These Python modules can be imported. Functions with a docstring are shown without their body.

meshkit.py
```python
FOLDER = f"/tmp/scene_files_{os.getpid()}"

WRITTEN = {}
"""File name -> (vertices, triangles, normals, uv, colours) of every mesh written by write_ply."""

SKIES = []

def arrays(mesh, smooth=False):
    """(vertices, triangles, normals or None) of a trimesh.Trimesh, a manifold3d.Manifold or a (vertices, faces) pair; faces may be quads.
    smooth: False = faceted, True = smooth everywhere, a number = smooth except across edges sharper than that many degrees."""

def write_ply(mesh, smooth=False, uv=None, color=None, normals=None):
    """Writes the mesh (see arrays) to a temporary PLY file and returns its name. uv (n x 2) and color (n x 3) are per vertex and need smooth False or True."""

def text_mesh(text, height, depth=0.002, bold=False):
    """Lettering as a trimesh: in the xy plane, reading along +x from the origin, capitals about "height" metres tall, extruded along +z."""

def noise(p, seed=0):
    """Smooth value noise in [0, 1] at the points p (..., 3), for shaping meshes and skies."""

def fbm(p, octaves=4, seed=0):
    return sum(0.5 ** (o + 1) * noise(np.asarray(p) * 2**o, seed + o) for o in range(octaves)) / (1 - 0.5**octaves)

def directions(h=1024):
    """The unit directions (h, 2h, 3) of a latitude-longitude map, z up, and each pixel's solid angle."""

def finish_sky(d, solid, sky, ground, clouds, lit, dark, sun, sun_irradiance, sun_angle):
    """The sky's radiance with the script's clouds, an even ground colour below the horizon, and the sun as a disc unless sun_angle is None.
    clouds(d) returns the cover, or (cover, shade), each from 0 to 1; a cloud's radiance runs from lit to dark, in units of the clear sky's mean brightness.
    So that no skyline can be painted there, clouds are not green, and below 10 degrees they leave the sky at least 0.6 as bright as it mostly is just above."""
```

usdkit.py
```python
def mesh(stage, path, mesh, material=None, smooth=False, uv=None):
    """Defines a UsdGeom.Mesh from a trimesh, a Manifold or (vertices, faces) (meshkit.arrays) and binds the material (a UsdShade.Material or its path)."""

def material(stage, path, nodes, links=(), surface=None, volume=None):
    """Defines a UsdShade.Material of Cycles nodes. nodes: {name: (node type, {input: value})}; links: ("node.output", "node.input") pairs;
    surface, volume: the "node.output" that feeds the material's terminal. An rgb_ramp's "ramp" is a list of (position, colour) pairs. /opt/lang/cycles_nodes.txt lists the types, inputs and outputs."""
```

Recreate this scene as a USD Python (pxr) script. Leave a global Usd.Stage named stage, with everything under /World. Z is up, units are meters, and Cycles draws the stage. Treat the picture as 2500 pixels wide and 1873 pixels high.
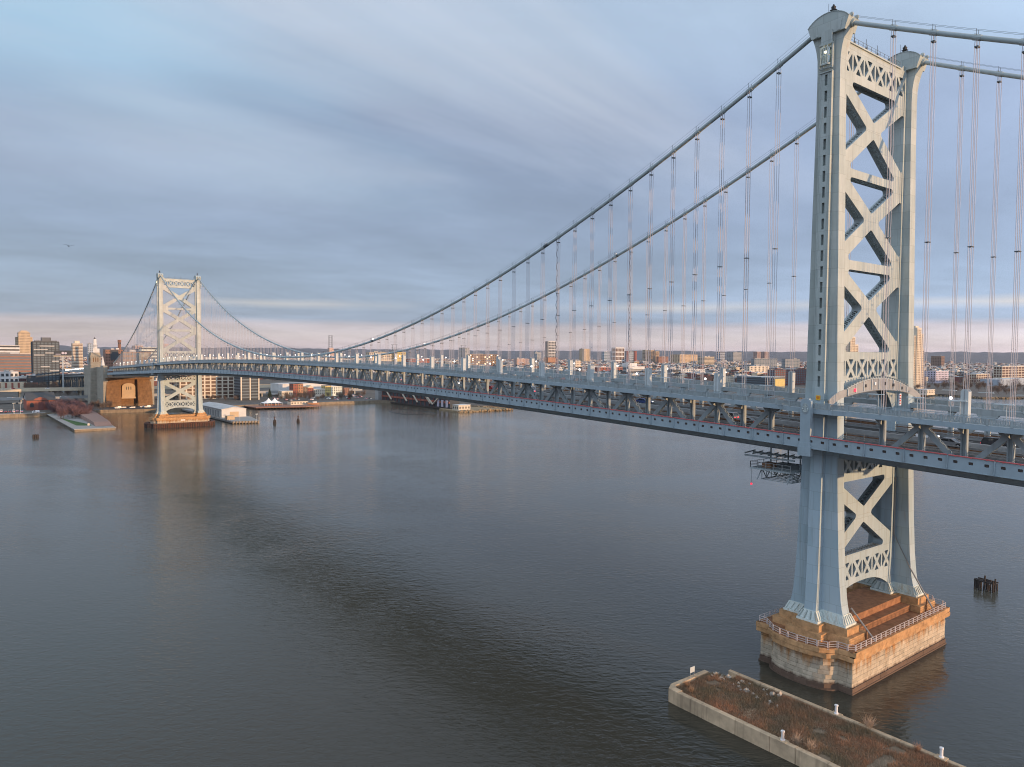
import math, random
import numpy as np
import trimesh
import shapely
from shapely.geometry import Polygon, box as sbox, LineString, MultiPolygon
from shapely.ops import unary_union
import usdkit, meshkit
from pxr import Usd, UsdGeom, UsdLux, UsdShade, Gf, Sdf, Vt

stage = Usd.Stage.CreateInMemory()
UsdGeom.SetStageUpAxis(stage, "Z")
UsdGeom.SetStageMetersPerUnit(stage, 1.0)
UsdGeom.Xform.Define(stage, "/World")
UsdGeom.Scope.Define(stage, "/World/Looks")
USE_HAZE = True
random.seed(7)
rng = np.random.default_rng(7)

# ------------------------------------------------------------------ camera
# x runs along the bridge from the near tower (0) to the far one (533.4), y to the left of that, z up, water at 0
CAM = np.array([-68.867, 137.162, 57.062])
YAW, PITCH, ROLL, FPIX = -0.6545, -0.0399, 0.007, 1766.4
def cam_axes():
    cy, sy, cp, sp = math.cos(YAW), math.sin(YAW), math.cos(PITCH), math.sin(PITCH)
    f = np.array([cy * cp, sy * cp, sp]); r = np.array([sy, -cy, 0.0]); u = np.cross(r, f)
    cr, sr = math.cos(ROLL), math.sin(ROLL)
    return cr * r + sr * u, -sr * r + cr * u, f
_r, _u, _f = cam_axes()
camera = UsdGeom.Camera.Define(stage, "/World/camera")
M4 = np.eye(4); M4[0, :3], M4[1, :3], M4[2, :3], M4[3, :3] = _r, _u, -_f, CAM
camera.AddTransformOp().Set(Gf.Matrix4d(*[float(a) for a in M4.ravel()]))
camera.CreateHorizontalApertureAttr(36.0)
camera.CreateFocalLengthAttr(36.0 * FPIX / 2500.0)
camera.CreateClippingRangeAttr(Gf.Vec2f(0.5, 60000.0))
camera.CreateExposureAttr(0.5)

# ------------------------------------------------------------------ sun and sky
SUN_EL = math.radians(4.0)
SUN_VEC = np.array([-0.957, -0.290, 0.0]); SUN_VEC /= np.linalg.norm(SUN_VEC)
SUN = np.array([SUN_VEC[0] * math.cos(SUN_EL), SUN_VEC[1] * math.cos(SUN_EL), math.sin(SUN_EL)])
SKY_STRENGTH = 0.10
sun = UsdLux.DistantLight.Define(stage, "/World/sun")
sun.CreateIntensityAttr(0.80)
sun.CreateAngleAttr(0.5)
sun.CreateColorAttr(Gf.Vec3f(1.0, 0.62, 0.34))
sun.GetPrim().CreateAttribute("inputs:normalize", Sdf.ValueTypeNames.Bool).Set(True)
def look_rot(d):  # rows of a matrix whose +z is d
    z = d / np.linalg.norm(d); x = np.cross([0, 0, 1.0], z); x /= np.linalg.norm(x); y = np.cross(z, x)
    m = np.eye(4); m[0, :3], m[1, :3], m[2, :3] = x, y, z
    return Gf.Matrix4d(*[float(a) for a in m.ravel()])
sun.AddTransformOp().Set(look_rot(SUN))

sky = UsdLux.DomeLight.Define(stage, "/World/sky")
sky.GetPrim().SetCustomDataByKey("kind", "structure")
K = 1.0 / SKY_STRENGTH
def kc(c): return tuple(K * a for a in c)
sky_nodes = {
    "sky": ("sky_texture", {"sky_type": "single_scattering", "sun_disc": False, "sun_elevation": SUN_EL, "sun_rotation": math.atan2(SUN[0], SUN[1])}),
    "tc": ("texture_coordinate", {}),
    "sep": ("separate_xyz", {}),
    # clouds lie on a flat deck: project the direction on a plane high above
    "zc": ("math", {"math_type": "maximum", "value2": 0.0}),
    "zo": ("math", {"math_type": "add", "value2": 0.09}),
    "px": ("math", {"math_type": "divide"}), "py": ("math", {"math_type": "divide"}),
    "pl": ("combine_xyz", {"z": 0.0}),
    "rot": ("mapping", {"rotation": (0, 0, -0.55), "scale": (0.80, 0.55, 1.0), "location": (1.78, -0.28, 0)}),
    "n1": ("noise_texture", {"scale": 0.62, "detail": 6.0, "roughness": 0.50, "distortion": 0.7}),
    "n2": ("noise_texture", {"scale": 0.42, "detail": 4.0, "roughness": 0.5, "distortion": 0.2}),
    "n3": ("noise_texture", {"scale": 2.6, "detail": 5.0, "roughness": 0.55, "distortion": 0.5}),
    # elevation with a wavy edge
    "wmap": ("mapping", {"scale": (2.2, 2.2, 14.0)}),
    "wn": ("noise_texture", {"scale": 1.6, "detail": 4.0, "roughness": 0.5}),
    "wv": ("math", {"math_type": "multiply_add", "value2": 0.030, "value3": -0.015}),
    "el0": ("math", {"math_type": "maximum", "value2": 0.0}),
    "elk": ("math", {"math_type": "multiply", "value2": 8.0}), "elc": ("math", {"math_type": "minimum", "value2": 1.0}),
    "wv2": ("math", {"math_type": "multiply"}),
    "el": ("math", {"math_type": "add"}),
    "sq": ("math", {"math_type": "power", "value2": 0.5}),
    "base": ("rgb_ramp", {"ramp": [(0.0, kc((0.45, 0.375, 0.40))), (0.10, kc((0.465, 0.40, 0.42))), (0.155, kc((0.47, 0.43, 0.455))), (0.195, kc((0.42, 0.40, 0.46))),
                                  (0.215, kc((0.245, 0.315, 0.44))), (0.30, kc((0.225, 0.295, 0.42))), (0.42, kc((0.22, 0.28, 0.405))), (0.55, kc((0.235, 0.295, 0.42))),
                                  (0.63, kc((0.33, 0.42, 0.55))), (0.75, kc((0.37, 0.46, 0.59))), (1.0, kc((0.44, 0.51, 0.62)))]}),
    # the cloud deck brightens towards the rising sun
    "dsun": ("vector_math", {"math_type": "dot_product", "vector2": tuple(float(a) for a in SUN)}),
    "dsr": ("map_range", {"from_min": -0.45, "from_max": 1.0, "to_min": 1.0, "to_max": 2.6, "clamp": True}),
    "mms": ("math", {"math_type": "multiply"}),
    "mod": ("map_range", {"from_min": 0.30, "from_max": 0.70, "to_min": 0.80, "to_max": 1.20, "clamp": True}),
    "modf": ("map_range", {"from_min": 0.30, "from_max": 0.70, "to_min": 0.94, "to_max": 1.07, "clamp": True}),
    "mm": ("math", {"math_type": "multiply"}),
    "cl": ("vector_math", {"math_type": "scale"}),
    # gaps with clear blue, only well above the horizon
    "gap": ("map_range", {"from_min": 0.52, "from_max": 0.64, "to_min": 0.0, "to_max": 0.72, "clamp": True}),
    "gapz": ("map_range", {"from_min": 0.16, "from_max": 0.36, "to_min": 0.0, "to_max": 1.0, "clamp": True}),
    "gapm": ("math", {"math_type": "multiply"}),
    "mixgap": ("mix", {"color2": kc((0.34, 0.52, 0.68))}),
    # pale wisps
    "wisp": ("map_range", {"from_min": 0.50, "from_max": 0.68, "to_min": 0.0, "to_max": 0.80, "clamp": True}),
    "wispm": ("math", {"math_type": "multiply"}),
    "mixwisp": ("mix", {"color2": kc((0.54, 0.555, 0.61))}),
    # the thin bright slit low in the cloud deck
    "sd": ("math", {"math_type": "subtract", "value2": 0.0640}),
    "sa": ("math", {"math_type": "absolute"}),
    "sm": ("map_range", {"from_min": 0.0, "from_max": 0.0085, "to_min": 1.0, "to_max": 0.0, "clamp": True}),
    "smapn": ("mapping", {"scale": (1.5, 1.5, 2.0), "location": (3.3, 1.2, 0.0)}),
    "sn": ("noise_texture", {"scale": 1.0, "detail": 3.0, "roughness": 0.5}),
    "snr": ("map_range", {"from_min": 0.44, "from_max": 0.58, "to_min": 0.0, "to_max": 0.75, "clamp": True}),
    "smm": ("math", {"math_type": "multiply"}),
    "mixslit": ("mix", {"color2": kc((0.70, 0.64, 0.60))}),
    "mix": ("mix", {"fac": 0.82}),
    "bg": ("background_shader", {"strength": SKY_STRENGTH}),
}
sky_links = [("tc.generated", "sep.vector"), ("sep.z", "zc.value1"), ("zc.value", "zo.value1"),
    ("sep.x", "px.value1"), ("zo.value", "px.value2"), ("sep.y", "py.value1"), ("zo.value", "py.value2"),
    ("px.value", "pl.x"), ("py.value", "pl.y"), ("pl.vector", "rot.vector"), ("rot.vector", "n1.vector"), ("rot.vector", "n2.vector"), ("rot.vector", "n3.vector"),
    ("tc.generated", "wmap.vector"), ("wmap.vector", "wn.vector"), ("wn.fac", "wv.value1"),
    ("sep.z", "el0.value1"), ("el0.value", "elk.value1"), ("elk.value", "elc.value1"), ("wv.value", "wv2.value1"), ("elc.value", "wv2.value2"),
    ("wv2.value", "el.value1"), ("el0.value", "el.value2"), ("el.value", "sq.value1"), ("sq.value", "base.fac"),
    ("n1.fac", "mod.value"), ("n3.fac", "modf.value"), ("mod.result", "mm.value1"), ("modf.result", "mm.value2"),
    ("base.color", "cl.vector1"), ("tc.generated", "dsun.vector1"), ("dsun.value", "dsr.value"), ("mm.value", "mms.value1"), ("dsr.result", "mms.value2"), ("mms.value", "cl.scale"),
    ("n2.fac", "gap.value"), ("sep.z", "gapz.value"), ("gap.result", "gapm.value1"), ("gapz.result", "gapm.value2"),
    ("gapm.value", "mixgap.fac"), ("cl.vector", "mixgap.color1"),
    ("n1.fac", "wisp.value"), ("wisp.result", "wispm.value1"), ("gapz.result", "wispm.value2"), ("wispm.value", "mixwisp.fac"), ("mixgap.color", "mixwisp.color1"),
    ("el.value", "sd.value1"), ("sd.value", "sa.value1"), ("sa.value", "sm.value"), ("tc.generated", "smapn.vector"), ("smapn.vector", "sn.vector"), ("sn.fac", "snr.value"),
    ("sm.result", "smm.value1"), ("snr.result", "smm.value2"), ("smm.value", "mixslit.fac"), ("mixwisp.color", "mixslit.color1"),
    ("sky.color", "mix.color1"), ("mixslit.color", "mix.color2"), ("mix.color", "bg.color")]
sky_mat = usdkit.material(stage, "/World/Looks/sky", sky_nodes, sky_links, surface="bg.background")
UsdShade.MaterialBindingAPI.Apply(sky.GetPrim()).Bind(sky_mat)

# ------------------------------------------------------------------ helpers
_used = {}
def numbered(path):
    n = _used.get(path, 0); _used[path] = n + 1
    return path if n == 0 else f"{path}_{n:03d}"
def tag(prim, label=None, category=None, group=None, kind=None):
    p = prim.GetPrim() if hasattr(prim, "GetPrim") else prim
    for k, v in (("label", label), ("category", category), ("group", group), ("kind", kind)):
        if v: p.SetCustomDataByKey(k, v)
    return p
def thing(name, label=None, category=None, loc=(0, 0, 0), rotz=0.0, group=None, kind=None):
    x = UsdGeom.Xform.Define(stage, numbered("/World/" + name))
    if any(loc): x.AddTranslateOp().Set(Gf.Vec3d(*[float(a) for a in loc]))
    if rotz: x.AddRotateZOp().Set(float(rotz))
    tag(x, label, category, group, kind)
    return x.GetPath().pathString
def copy_of(path, label, loc, rotz=0.0, group=None, scale=None):
    src = stage.GetPrimAtPath(path)
    name = path.rsplit("/", 1)[1]
    base = name[:-4] if len(name) > 4 and name[-4] == "_" and name[-3:].isdigit() else name
    x = UsdGeom.Xform.Define(stage, numbered("/World/" + base))
    x.GetPrim().GetReferences().AddInternalReference(path)
    x.GetPrim().SetInstanceable(True)
    x.ClearXformOpOrder()
    x.AddTranslateOp(opSuffix="c").Set(Gf.Vec3d(*[float(a) for a in loc]))
    x.AddRotateZOp(opSuffix="c").Set(float(rotz))
    if scale is not None: x.AddScaleOp(opSuffix="c").Set(Gf.Vec3f(*scale))
    tag(x, label, src.GetCustomDataByKey("category"), group or src.GetCustomDataByKey("group"))
    return x.GetPath().pathString

class MB:
    def __init__(s): s.v, s.f, s.n = [], [], 0
    def add(s, v, f):
        v = np.asarray(v, float).reshape(-1, 3); f = np.asarray(f, int)
        if f.shape[1] == 4: f = np.vstack([f[:, [0, 1, 2]], f[:, [0, 2, 3]]])
        s.v.append(v); s.f.append(f + s.n); s.n += len(v); return s
    BF = np.array([[0, 2, 3, 1], [4, 5, 7, 6], [0, 1, 5, 4], [2, 6, 7, 3], [0, 4, 6, 2], [1, 3, 7, 5]])
    def bx(s, x0, x1, y0, y1, z0, z1):
        return s.add([[x, y, z] for x in (x0, x1) for y in (y0, y1) for z in (z0, z1)], s.BF[:, ::-1] if (x1 - x0) * (y1 - y0) * (z1 - z0) > 0 else s.BF)
    def beam(s, p0, p1, w, h, up=(0, 0, 1), ext=0.0):
        p0, p1 = np.asarray(p0, float), np.asarray(p1, float); d = p1 - p0; L = np.linalg.norm(d)
        if L < 1e-6: return s
        d /= L; p0, p1 = p0 - d * ext, p1 + d * ext
        a = np.cross(d, up)
        if np.linalg.norm(a) < 1e-4: a = np.cross(d, (1.0, 0, 0))
        a /= np.linalg.norm(a); b = np.cross(a, d)
        v = [p + a * i * w / 2 + b * j * h / 2 for p in (p0, p1) for i in (-1, 1) for j in (-1, 1)]
        return s.add(v, s.BF)
    def tube(s, pts, r, n=6, cap=True):
        p = np.asarray(pts, float); t = np.gradient(p, axis=0); t /= np.linalg.norm(t, axis=1, keepdims=True) + 1e-12
        ref = np.where(np.abs(t[:, 2:]) < 0.9, [0, 0, 1.0], [1.0, 0, 0])
        a = np.cross(t, ref); a /= np.linalg.norm(a, axis=1, keepdims=True) + 1e-12; b = np.cross(t, a)
        an = np.arange(n) * 2 * np.pi / n; rr = np.broadcast_to(r, (len(p),))[:, None, None]
        v = p[:, None] + rr * (np.cos(an)[None, :, None] * a[:, None] + np.sin(an)[None, :, None] * b[:, None])
        m = len(p); i, j = np.meshgrid(np.arange(m - 1), np.arange(n), indexing="ij")
        q = np.stack([i * n + j, i * n + (j + 1) % n, (i + 1) * n + (j + 1) % n, (i + 1) * n + j], -1).reshape(-1, 4)
        s.add(v.reshape(-1, 3), q[:, ::-1])
        if cap:
            for k, o in ((0, 1), (m - 1, -1)):
                f = [[0, i, i + 1][::o] for i in range(1, n - 1)]
                s.add(v[k], f)
        return s
    def loft(s, rings, cap=True):
        r = np.asarray(rings, float); m, n = r.shape[:2]
        i, j = np.meshgrid(np.arange(m - 1), np.arange(n), indexing="ij")
        q = np.stack([i * n + j, i * n + (j + 1) % n, (i + 1) * n + (j + 1) % n, (i + 1) * n + j], -1).reshape(-1, 4)
        s.add(r.reshape(-1, 3), q)
        if cap:
            for k, flip in ((0, True), (m - 1, False)):
                try:
                    vv, ff = trimesh.creation.triangulate_polygon(Polygon(r[k][:, :2]), engine="earcut")
                    z = np.interp(vv[:, 0], [-1e9, 1e9], [r[k][0, 2]] * 2)
                    s.add(np.column_stack([vv, z]), ff[:, ::-1] if flip else ff)
                except Exception: pass
        return s
    def poly(s, shape, t0, t1, axes="xzy"):
        """extrude a shapely shape: axes names where shape-x, shape-y and the thickness go"""
        for g in getattr(shape, "geoms", [shape]):
            if g.is_empty or g.area < 1e-6: continue
            m = trimesh.creation.extrude_polygon(g, abs(t1 - t0), engine="earcut")
            v = np.array(m.vertices); v[:, 2] += min(t0, t1)
            out = np.zeros_like(v)
            for k, ax in enumerate(axes): out[:, "xyz".index(ax)] = v[:, k]
            f = np.array(m.faces)
            if axes in ("xzy", "yxz", "zyx"): f = f[:, ::-1]
            s.add(out, f)
        return s
    def sphere(s, c, r, sub=1, sc=(1, 1, 1)):
        m = trimesh.creation.icosphere(sub, r); return s.add(np.array(m.vertices) * sc + c, m.faces)
    def cone(s, c, r0, r1, h, n=10):
        return s.tube([c, (c[0], c[1], c[2] + h)], [r0, r1], n)
    def arr(s): return np.vstack(s.v), np.vstack(s.f)
    def warp(s, fn):
        s.v = [fn(v.copy()) for v in s.v]; return s
    def build(s, name, mat, parent="/World", smooth=False, label=None, category=None, group=None, kind=None):
        if not s.v: return None
        path = numbered(parent + "/" + name)
        m = usdkit.mesh(stage, path, s.arr(), MAT[mat] if isinstance(mat, str) else mat, smooth)
        tag(m, label, category, group, kind)
        return path

# ------------------------------------------------------------------ materials
MAT = {}
def principled(name, color, rough=0.6, metallic=0.0, var=0.12, scale=0.6, spec=0.4, emit=None, estr=0.0, streak=None, bump=0.0, bscale=4.0, rnd=0.0, plates=None, rust=0.0, lower=None):
    """paint or stone: base colour broken by noise; streak = (colour, amount) adds vertical run-off marks; rnd varies from piece to piece"""
    c = np.array(color, float)
    n = {"g": ("geometry", {}), "n": ("noise_texture", {"scale": scale, "detail": 5.0, "roughness": 0.6}),
         "r": ("rgb_ramp", {"ramp": [(0.25, tuple(c * (1 - var))), (0.5, tuple(c)), (0.75, tuple(np.minimum(c * (1 + var), 0.95)))]}),
         "p": ("principled_bsdf", {"roughness": rough, "metallic": metallic, "specular_ior_level": spec})}
    l = [("g.position", "n.vector"), ("n.fac", "r.fac")]
    last = "r.color"
    if lower:   # an older coat of paint up to a given height
        n["lz"] = ("separate_xyz", {}); n["lm"] = ("map_range", {"from_min": lower[1] + 2.0, "from_max": lower[1] - 6.0, "to_min": 0.0, "to_max": 1.0, "clamp": True}); n["lx"] = ("mix", {"color2": tuple(lower[0])})
        l += [("g.position", "lz.vector"), ("lz.z", "lm.value"), ("lm.result", "lx.fac"), (last, "lx.color1")]; last = "lx.color"
    if streak:
        n["sm"] = ("mapping", {"scale": (1.3, 1.3, 0.07)}); n["sn"] = ("noise_texture", {"scale": 1.0, "detail": 5.0, "roughness": 0.62})
        n["sr"] = ("map_range", {"from_min": 0.52, "from_max": 0.74, "to_min": 0.0, "to_max": streak[1], "clamp": True})
        n["sx"] = ("mix", {"color2": tuple(streak[0])})
        l += [("g.position", "sm.vector"), ("sm.vector", "sn.vector"), ("sn.fac", "sr.value"), ("sr.result", "sx.fac"), (last, "sx.color1")]; last = "sx.color"
    if plates:
        n["px"] = ("separate_xyz", {}); n["pa"] = ("math", {"math_type": "add"}); n["pc"] = ("combine_xyz", {})
        n["pb"] = ("brick_texture", {"scale": 1.0, "brick_width": plates[0], "row_height": plates[1], "mortar_size": 0.03, "mortar_smooth": 0.3, "color1": (1.0, 1.0, 1.0), "color2": (0.84, 0.87, 0.87), "mortar": (0.62, 0.62, 0.60)})
        n["pm"] = ("mix", {"mix_type": "multiply", "fac": 1.0})
        l += [("g.position", "px.vector"), ("px.x", "pa.value1"), ("px.y", "pa.value2"), ("pa.value", "pc.x"), ("px.z", "pc.y"), ("pc.vector", "pb.vector"), (last, "pm.color1"), ("pb.color", "pm.color2")]; last = "pm.color"
    if rust:
        n["um"] = ("mapping", {"scale": (0.9, 0.9, 0.12), "location": (7.0, 3.0, 1.0)}); n["un"] = ("noise_texture", {"scale": 0.8, "detail": 7.0, "roughness": 0.68})
        n["ur"] = ("map_range", {"from_min": 0.63, "from_max": 0.74, "to_min": 0.0, "to_max": rust, "clamp": True}); n["ux"] = ("mix", {"color2": (0.30, 0.165, 0.08)})
        l += [("g.position", "um.vector"), ("um.vector", "un.vector"), ("un.fac", "ur.value"), ("ur.result", "ux.fac"), (last, "ux.color1")]; last = "ux.color"
    if rnd:
        n["oi"] = ("object_info", {}); n["om"] = ("map_range", {"to_min": 1 - rnd, "to_max": 1 + rnd}); n["ov"] = ("vector_math", {"math_type": "scale"})
        l += [("oi.random", "om.value"), (last, "ov.vector1"), ("om.result", "ov.scale")]; last = "ov.vector"
    l.append((last, "p.base_color"))
    if emit is not None:
        n["p"][1]["emission_color"] = tuple(emit); n["p"][1]["emission_strength"] = estr
    if bump:
        n["bn"] = ("noise_texture", {"scale": bscale, "detail": 5.0, "roughness": 0.6}); n["b"] = ("bump", {"strength": bump, "distance": 0.05})
        l += [("g.position", "bn.vector"), ("bn.fac", "b.height"), ("b.normal", "p.normal")]
    MAT[name] = usdkit.material(stage, "/World/Looks/" + name, n, l, surface="p.BSDF")
    return MAT[name]

principled("steel", (0.31, 0.355, 0.36), 0.55, var=0.12, scale=0.35, streak=((0.19, 0.19, 0.175), 0.5), rust=0.25)
principled("steel_tower", (0.41, 0.45, 0.425), 0.55, var=0.10, scale=0.3, streak=((0.27, 0.29, 0.27), 0.6), plates=(2.7, 3.3), rust=0.35, lower=((0.385, 0.475, 0.515), 52.0))
principled("steel_blue", (0.285, 0.35, 0.38), 0.5, var=0.08, scale=0.3, streak=((0.22, 0.26, 0.27), 0.4), rust=0.2)
principled("steel_foot", (0.58, 0.64, 0.60), 0.6, var=0.10, scale=0.8, streak=((0.34, 0.24, 0.15), 0.7))
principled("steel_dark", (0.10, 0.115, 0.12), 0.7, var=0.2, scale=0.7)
principled("cable_paint", (0.33, 0.385, 0.385), 0.5, var=0.10, scale=0.5)
principled("rope", (0.42, 0.40, 0.42), 0.6, var=0.10, scale=0.3)
principled("black_cable", (0.02, 0.02, 0.022), 0.5)
principled("sleeve", (0.44, 0.475, 0.47), 0.5, var=0.06)
principled("asphalt", (0.052, 0.050, 0.047), 0.85, var=0.22, scale=0.5)
principled("rust_rail", (0.20, 0.105, 0.055), 0.8, var=0.3, scale=1.2)
principled("guard_rail", (0.27, 0.275, 0.27), 0.6, var=0.15)
principled("track_deck", (0.13, 0.10, 0.085), 0.9, var=0.3, scale=0.9)
principled("paint_white", (0.72, 0.72, 0.70), 0.6, var=0.05)
principled("red_pipe", (0.50, 0.10, 0.10), 0.55, var=0.12, scale=0.8)
principled("sign_yellow", (0.75, 0.42, 0.02), 0.5, var=0.03)
principled("sign_red", (0.55, 0.05, 0.03), 0.5, var=0.03)
principled("black", (0.02, 0.02, 0.02), 0.5)
principled("globe_lamp", (0.9, 0.9, 0.88), 0.3, emit=(1.0, 0.95, 0.88), estr=1.5)
principled("lantern_flame", (0.9, 0.8, 0.6), 0.3, emit=(1.0, 0.78, 0.5), estr=6.0)
principled("red_lamp", (0.6, 0.02, 0.05), 0.3, emit=(1.0, 0.05, 0.10), estr=0.8)
principled("pale_rail", (0.55, 0.48, 0.45), 0.6, var=0.08)
principled("concrete", (0.46, 0.335, 0.21), 0.9, var=0.28, scale=0.5, streak=((0.16, 0.11, 0.07), 0.75), bump=0.6, bscale=2.5, rnd=0.13)
principled("bollard_white", (0.68, 0.66, 0.64), 0.7, var=0.1, scale=2.0, streak=((0.30, 0.18, 0.11), 0.8))
principled("timber", (0.05, 0.04, 0.034), 0.9, var=0.35, scale=1.5)
principled("rusty_iron", (0.085, 0.04, 0.028), 0.85, var=0.4, scale=0.6, streak=((0.16, 0.07, 0.035), 0.6))
# rust over granite: the pier under the tower, stained from the top down
def pier_material(name, zc, base, stain, low, rnd=0.10):
    n = {"g": ("geometry", {}), "s": ("separate_xyz", {}),
         "m": ("mapping", {"scale": (0.9, 0.9, 0.10)}), "n": ("noise_texture", {"scale": 1.0, "detail": 6.0, "roughness": 0.62}),
         "n2": ("noise_texture", {"scale": 0.9, "detail": 6.0, "roughness": 0.62}),
         "za": ("math", {"math_type": "multiply_add", "value2": 10.0, "value3": -5.0}), "z": ("math", {"math_type": "add"}),
         "top": ("map_range", {"from_min": zc - 1.6, "from_max": zc + 0.6, "to_min": 0.10, "to_max": 0.96, "clamp": True}),
         "bot": ("map_range", {"from_min": 1.55, "from_max": 1.05, "to_min": 0.0, "to_max": 0.92, "clamp": True}),
         "zb": ("math", {"math_type": "multiply_add", "value2": 1.2, "value3": -0.6}), "zz": ("math", {"math_type": "add"}),
         "br": ("rgb_ramp", {"ramp": [(0.3, tuple(0.72 * a for a in base)), (0.5, base), (0.7, tuple(min(1.18 * a, .9) for a in base))]}),
         "sr": ("rgb_ramp", {"ramp": [(0.3, tuple(0.62 * a for a in stain)), (0.5, stain), (0.72, tuple(1.35 * a for a in stain))]}),
         "x1": ("mix", {}), "x2": ("mix", {"color2": low}),
         "oi": ("object_info", {}), "om": ("map_range", {"to_min": 1 - rnd, "to_max": 1 + rnd}), "ov": ("vector_math", {"math_type": "scale"}),
         "b": ("bump", {"strength": 0.5, "distance": 0.06}), "bn": ("noise_texture", {"scale": 3.0, "detail": 6.0, "roughness": 0.65}),
         "p": ("principled_bsdf", {"roughness": 0.85, "specular_ior_level": 0.3})}
    l = [("g.position", "s.vector"), ("g.position", "m.vector"), ("m.vector", "n.vector"), ("g.position", "n2.vector"), ("g.position", "bn.vector"),
         ("n.fac", "za.value1"), ("za.value", "z.value1"), ("s.z", "z.value2"), ("z.value", "top.value"),
         ("n2.fac", "zb.value1"), ("zb.value", "zz.value1"), ("s.z", "zz.value2"), ("zz.value", "bot.value"),
         ("n2.fac", "br.fac"), ("n2.fac", "sr.fac"), ("top.result", "x1.fac"), ("br.color", "x1.color1"), ("sr.color", "x1.color2"),
         ("bot.result", "x2.fac"), ("x1.color", "x2.color1"), ("oi.random", "om.value"), ("x2.color", "ov.vector1"), ("om.result", "ov.scale"),
         ("ov.vector", "p.base_color"), ("bn.fac", "b.height"), ("b.normal", "p.normal")]
    MAT[name] = usdkit.material(stage, "/World/Looks/" + name, n, l, surface="p.BSDF")
pier_material("pier_stone", 5.2, (0.46, 0.40, 0.30), (0.33, 0.165, 0.060), (0.10, 0.060, 0.042), 0.13)
pier_material("pier_cap", 5.2, (0.44, 0.33, 0.20), (0.44, 0.25, 0.115), (0.10, 0.06, 0.04), 0.07)
pier_material("pier_deck", 2.0, (0.28, 0.15, 0.08), (0.28, 0.135, 0.065), (0.1, 0.06, 0.04), 0.05)

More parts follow.
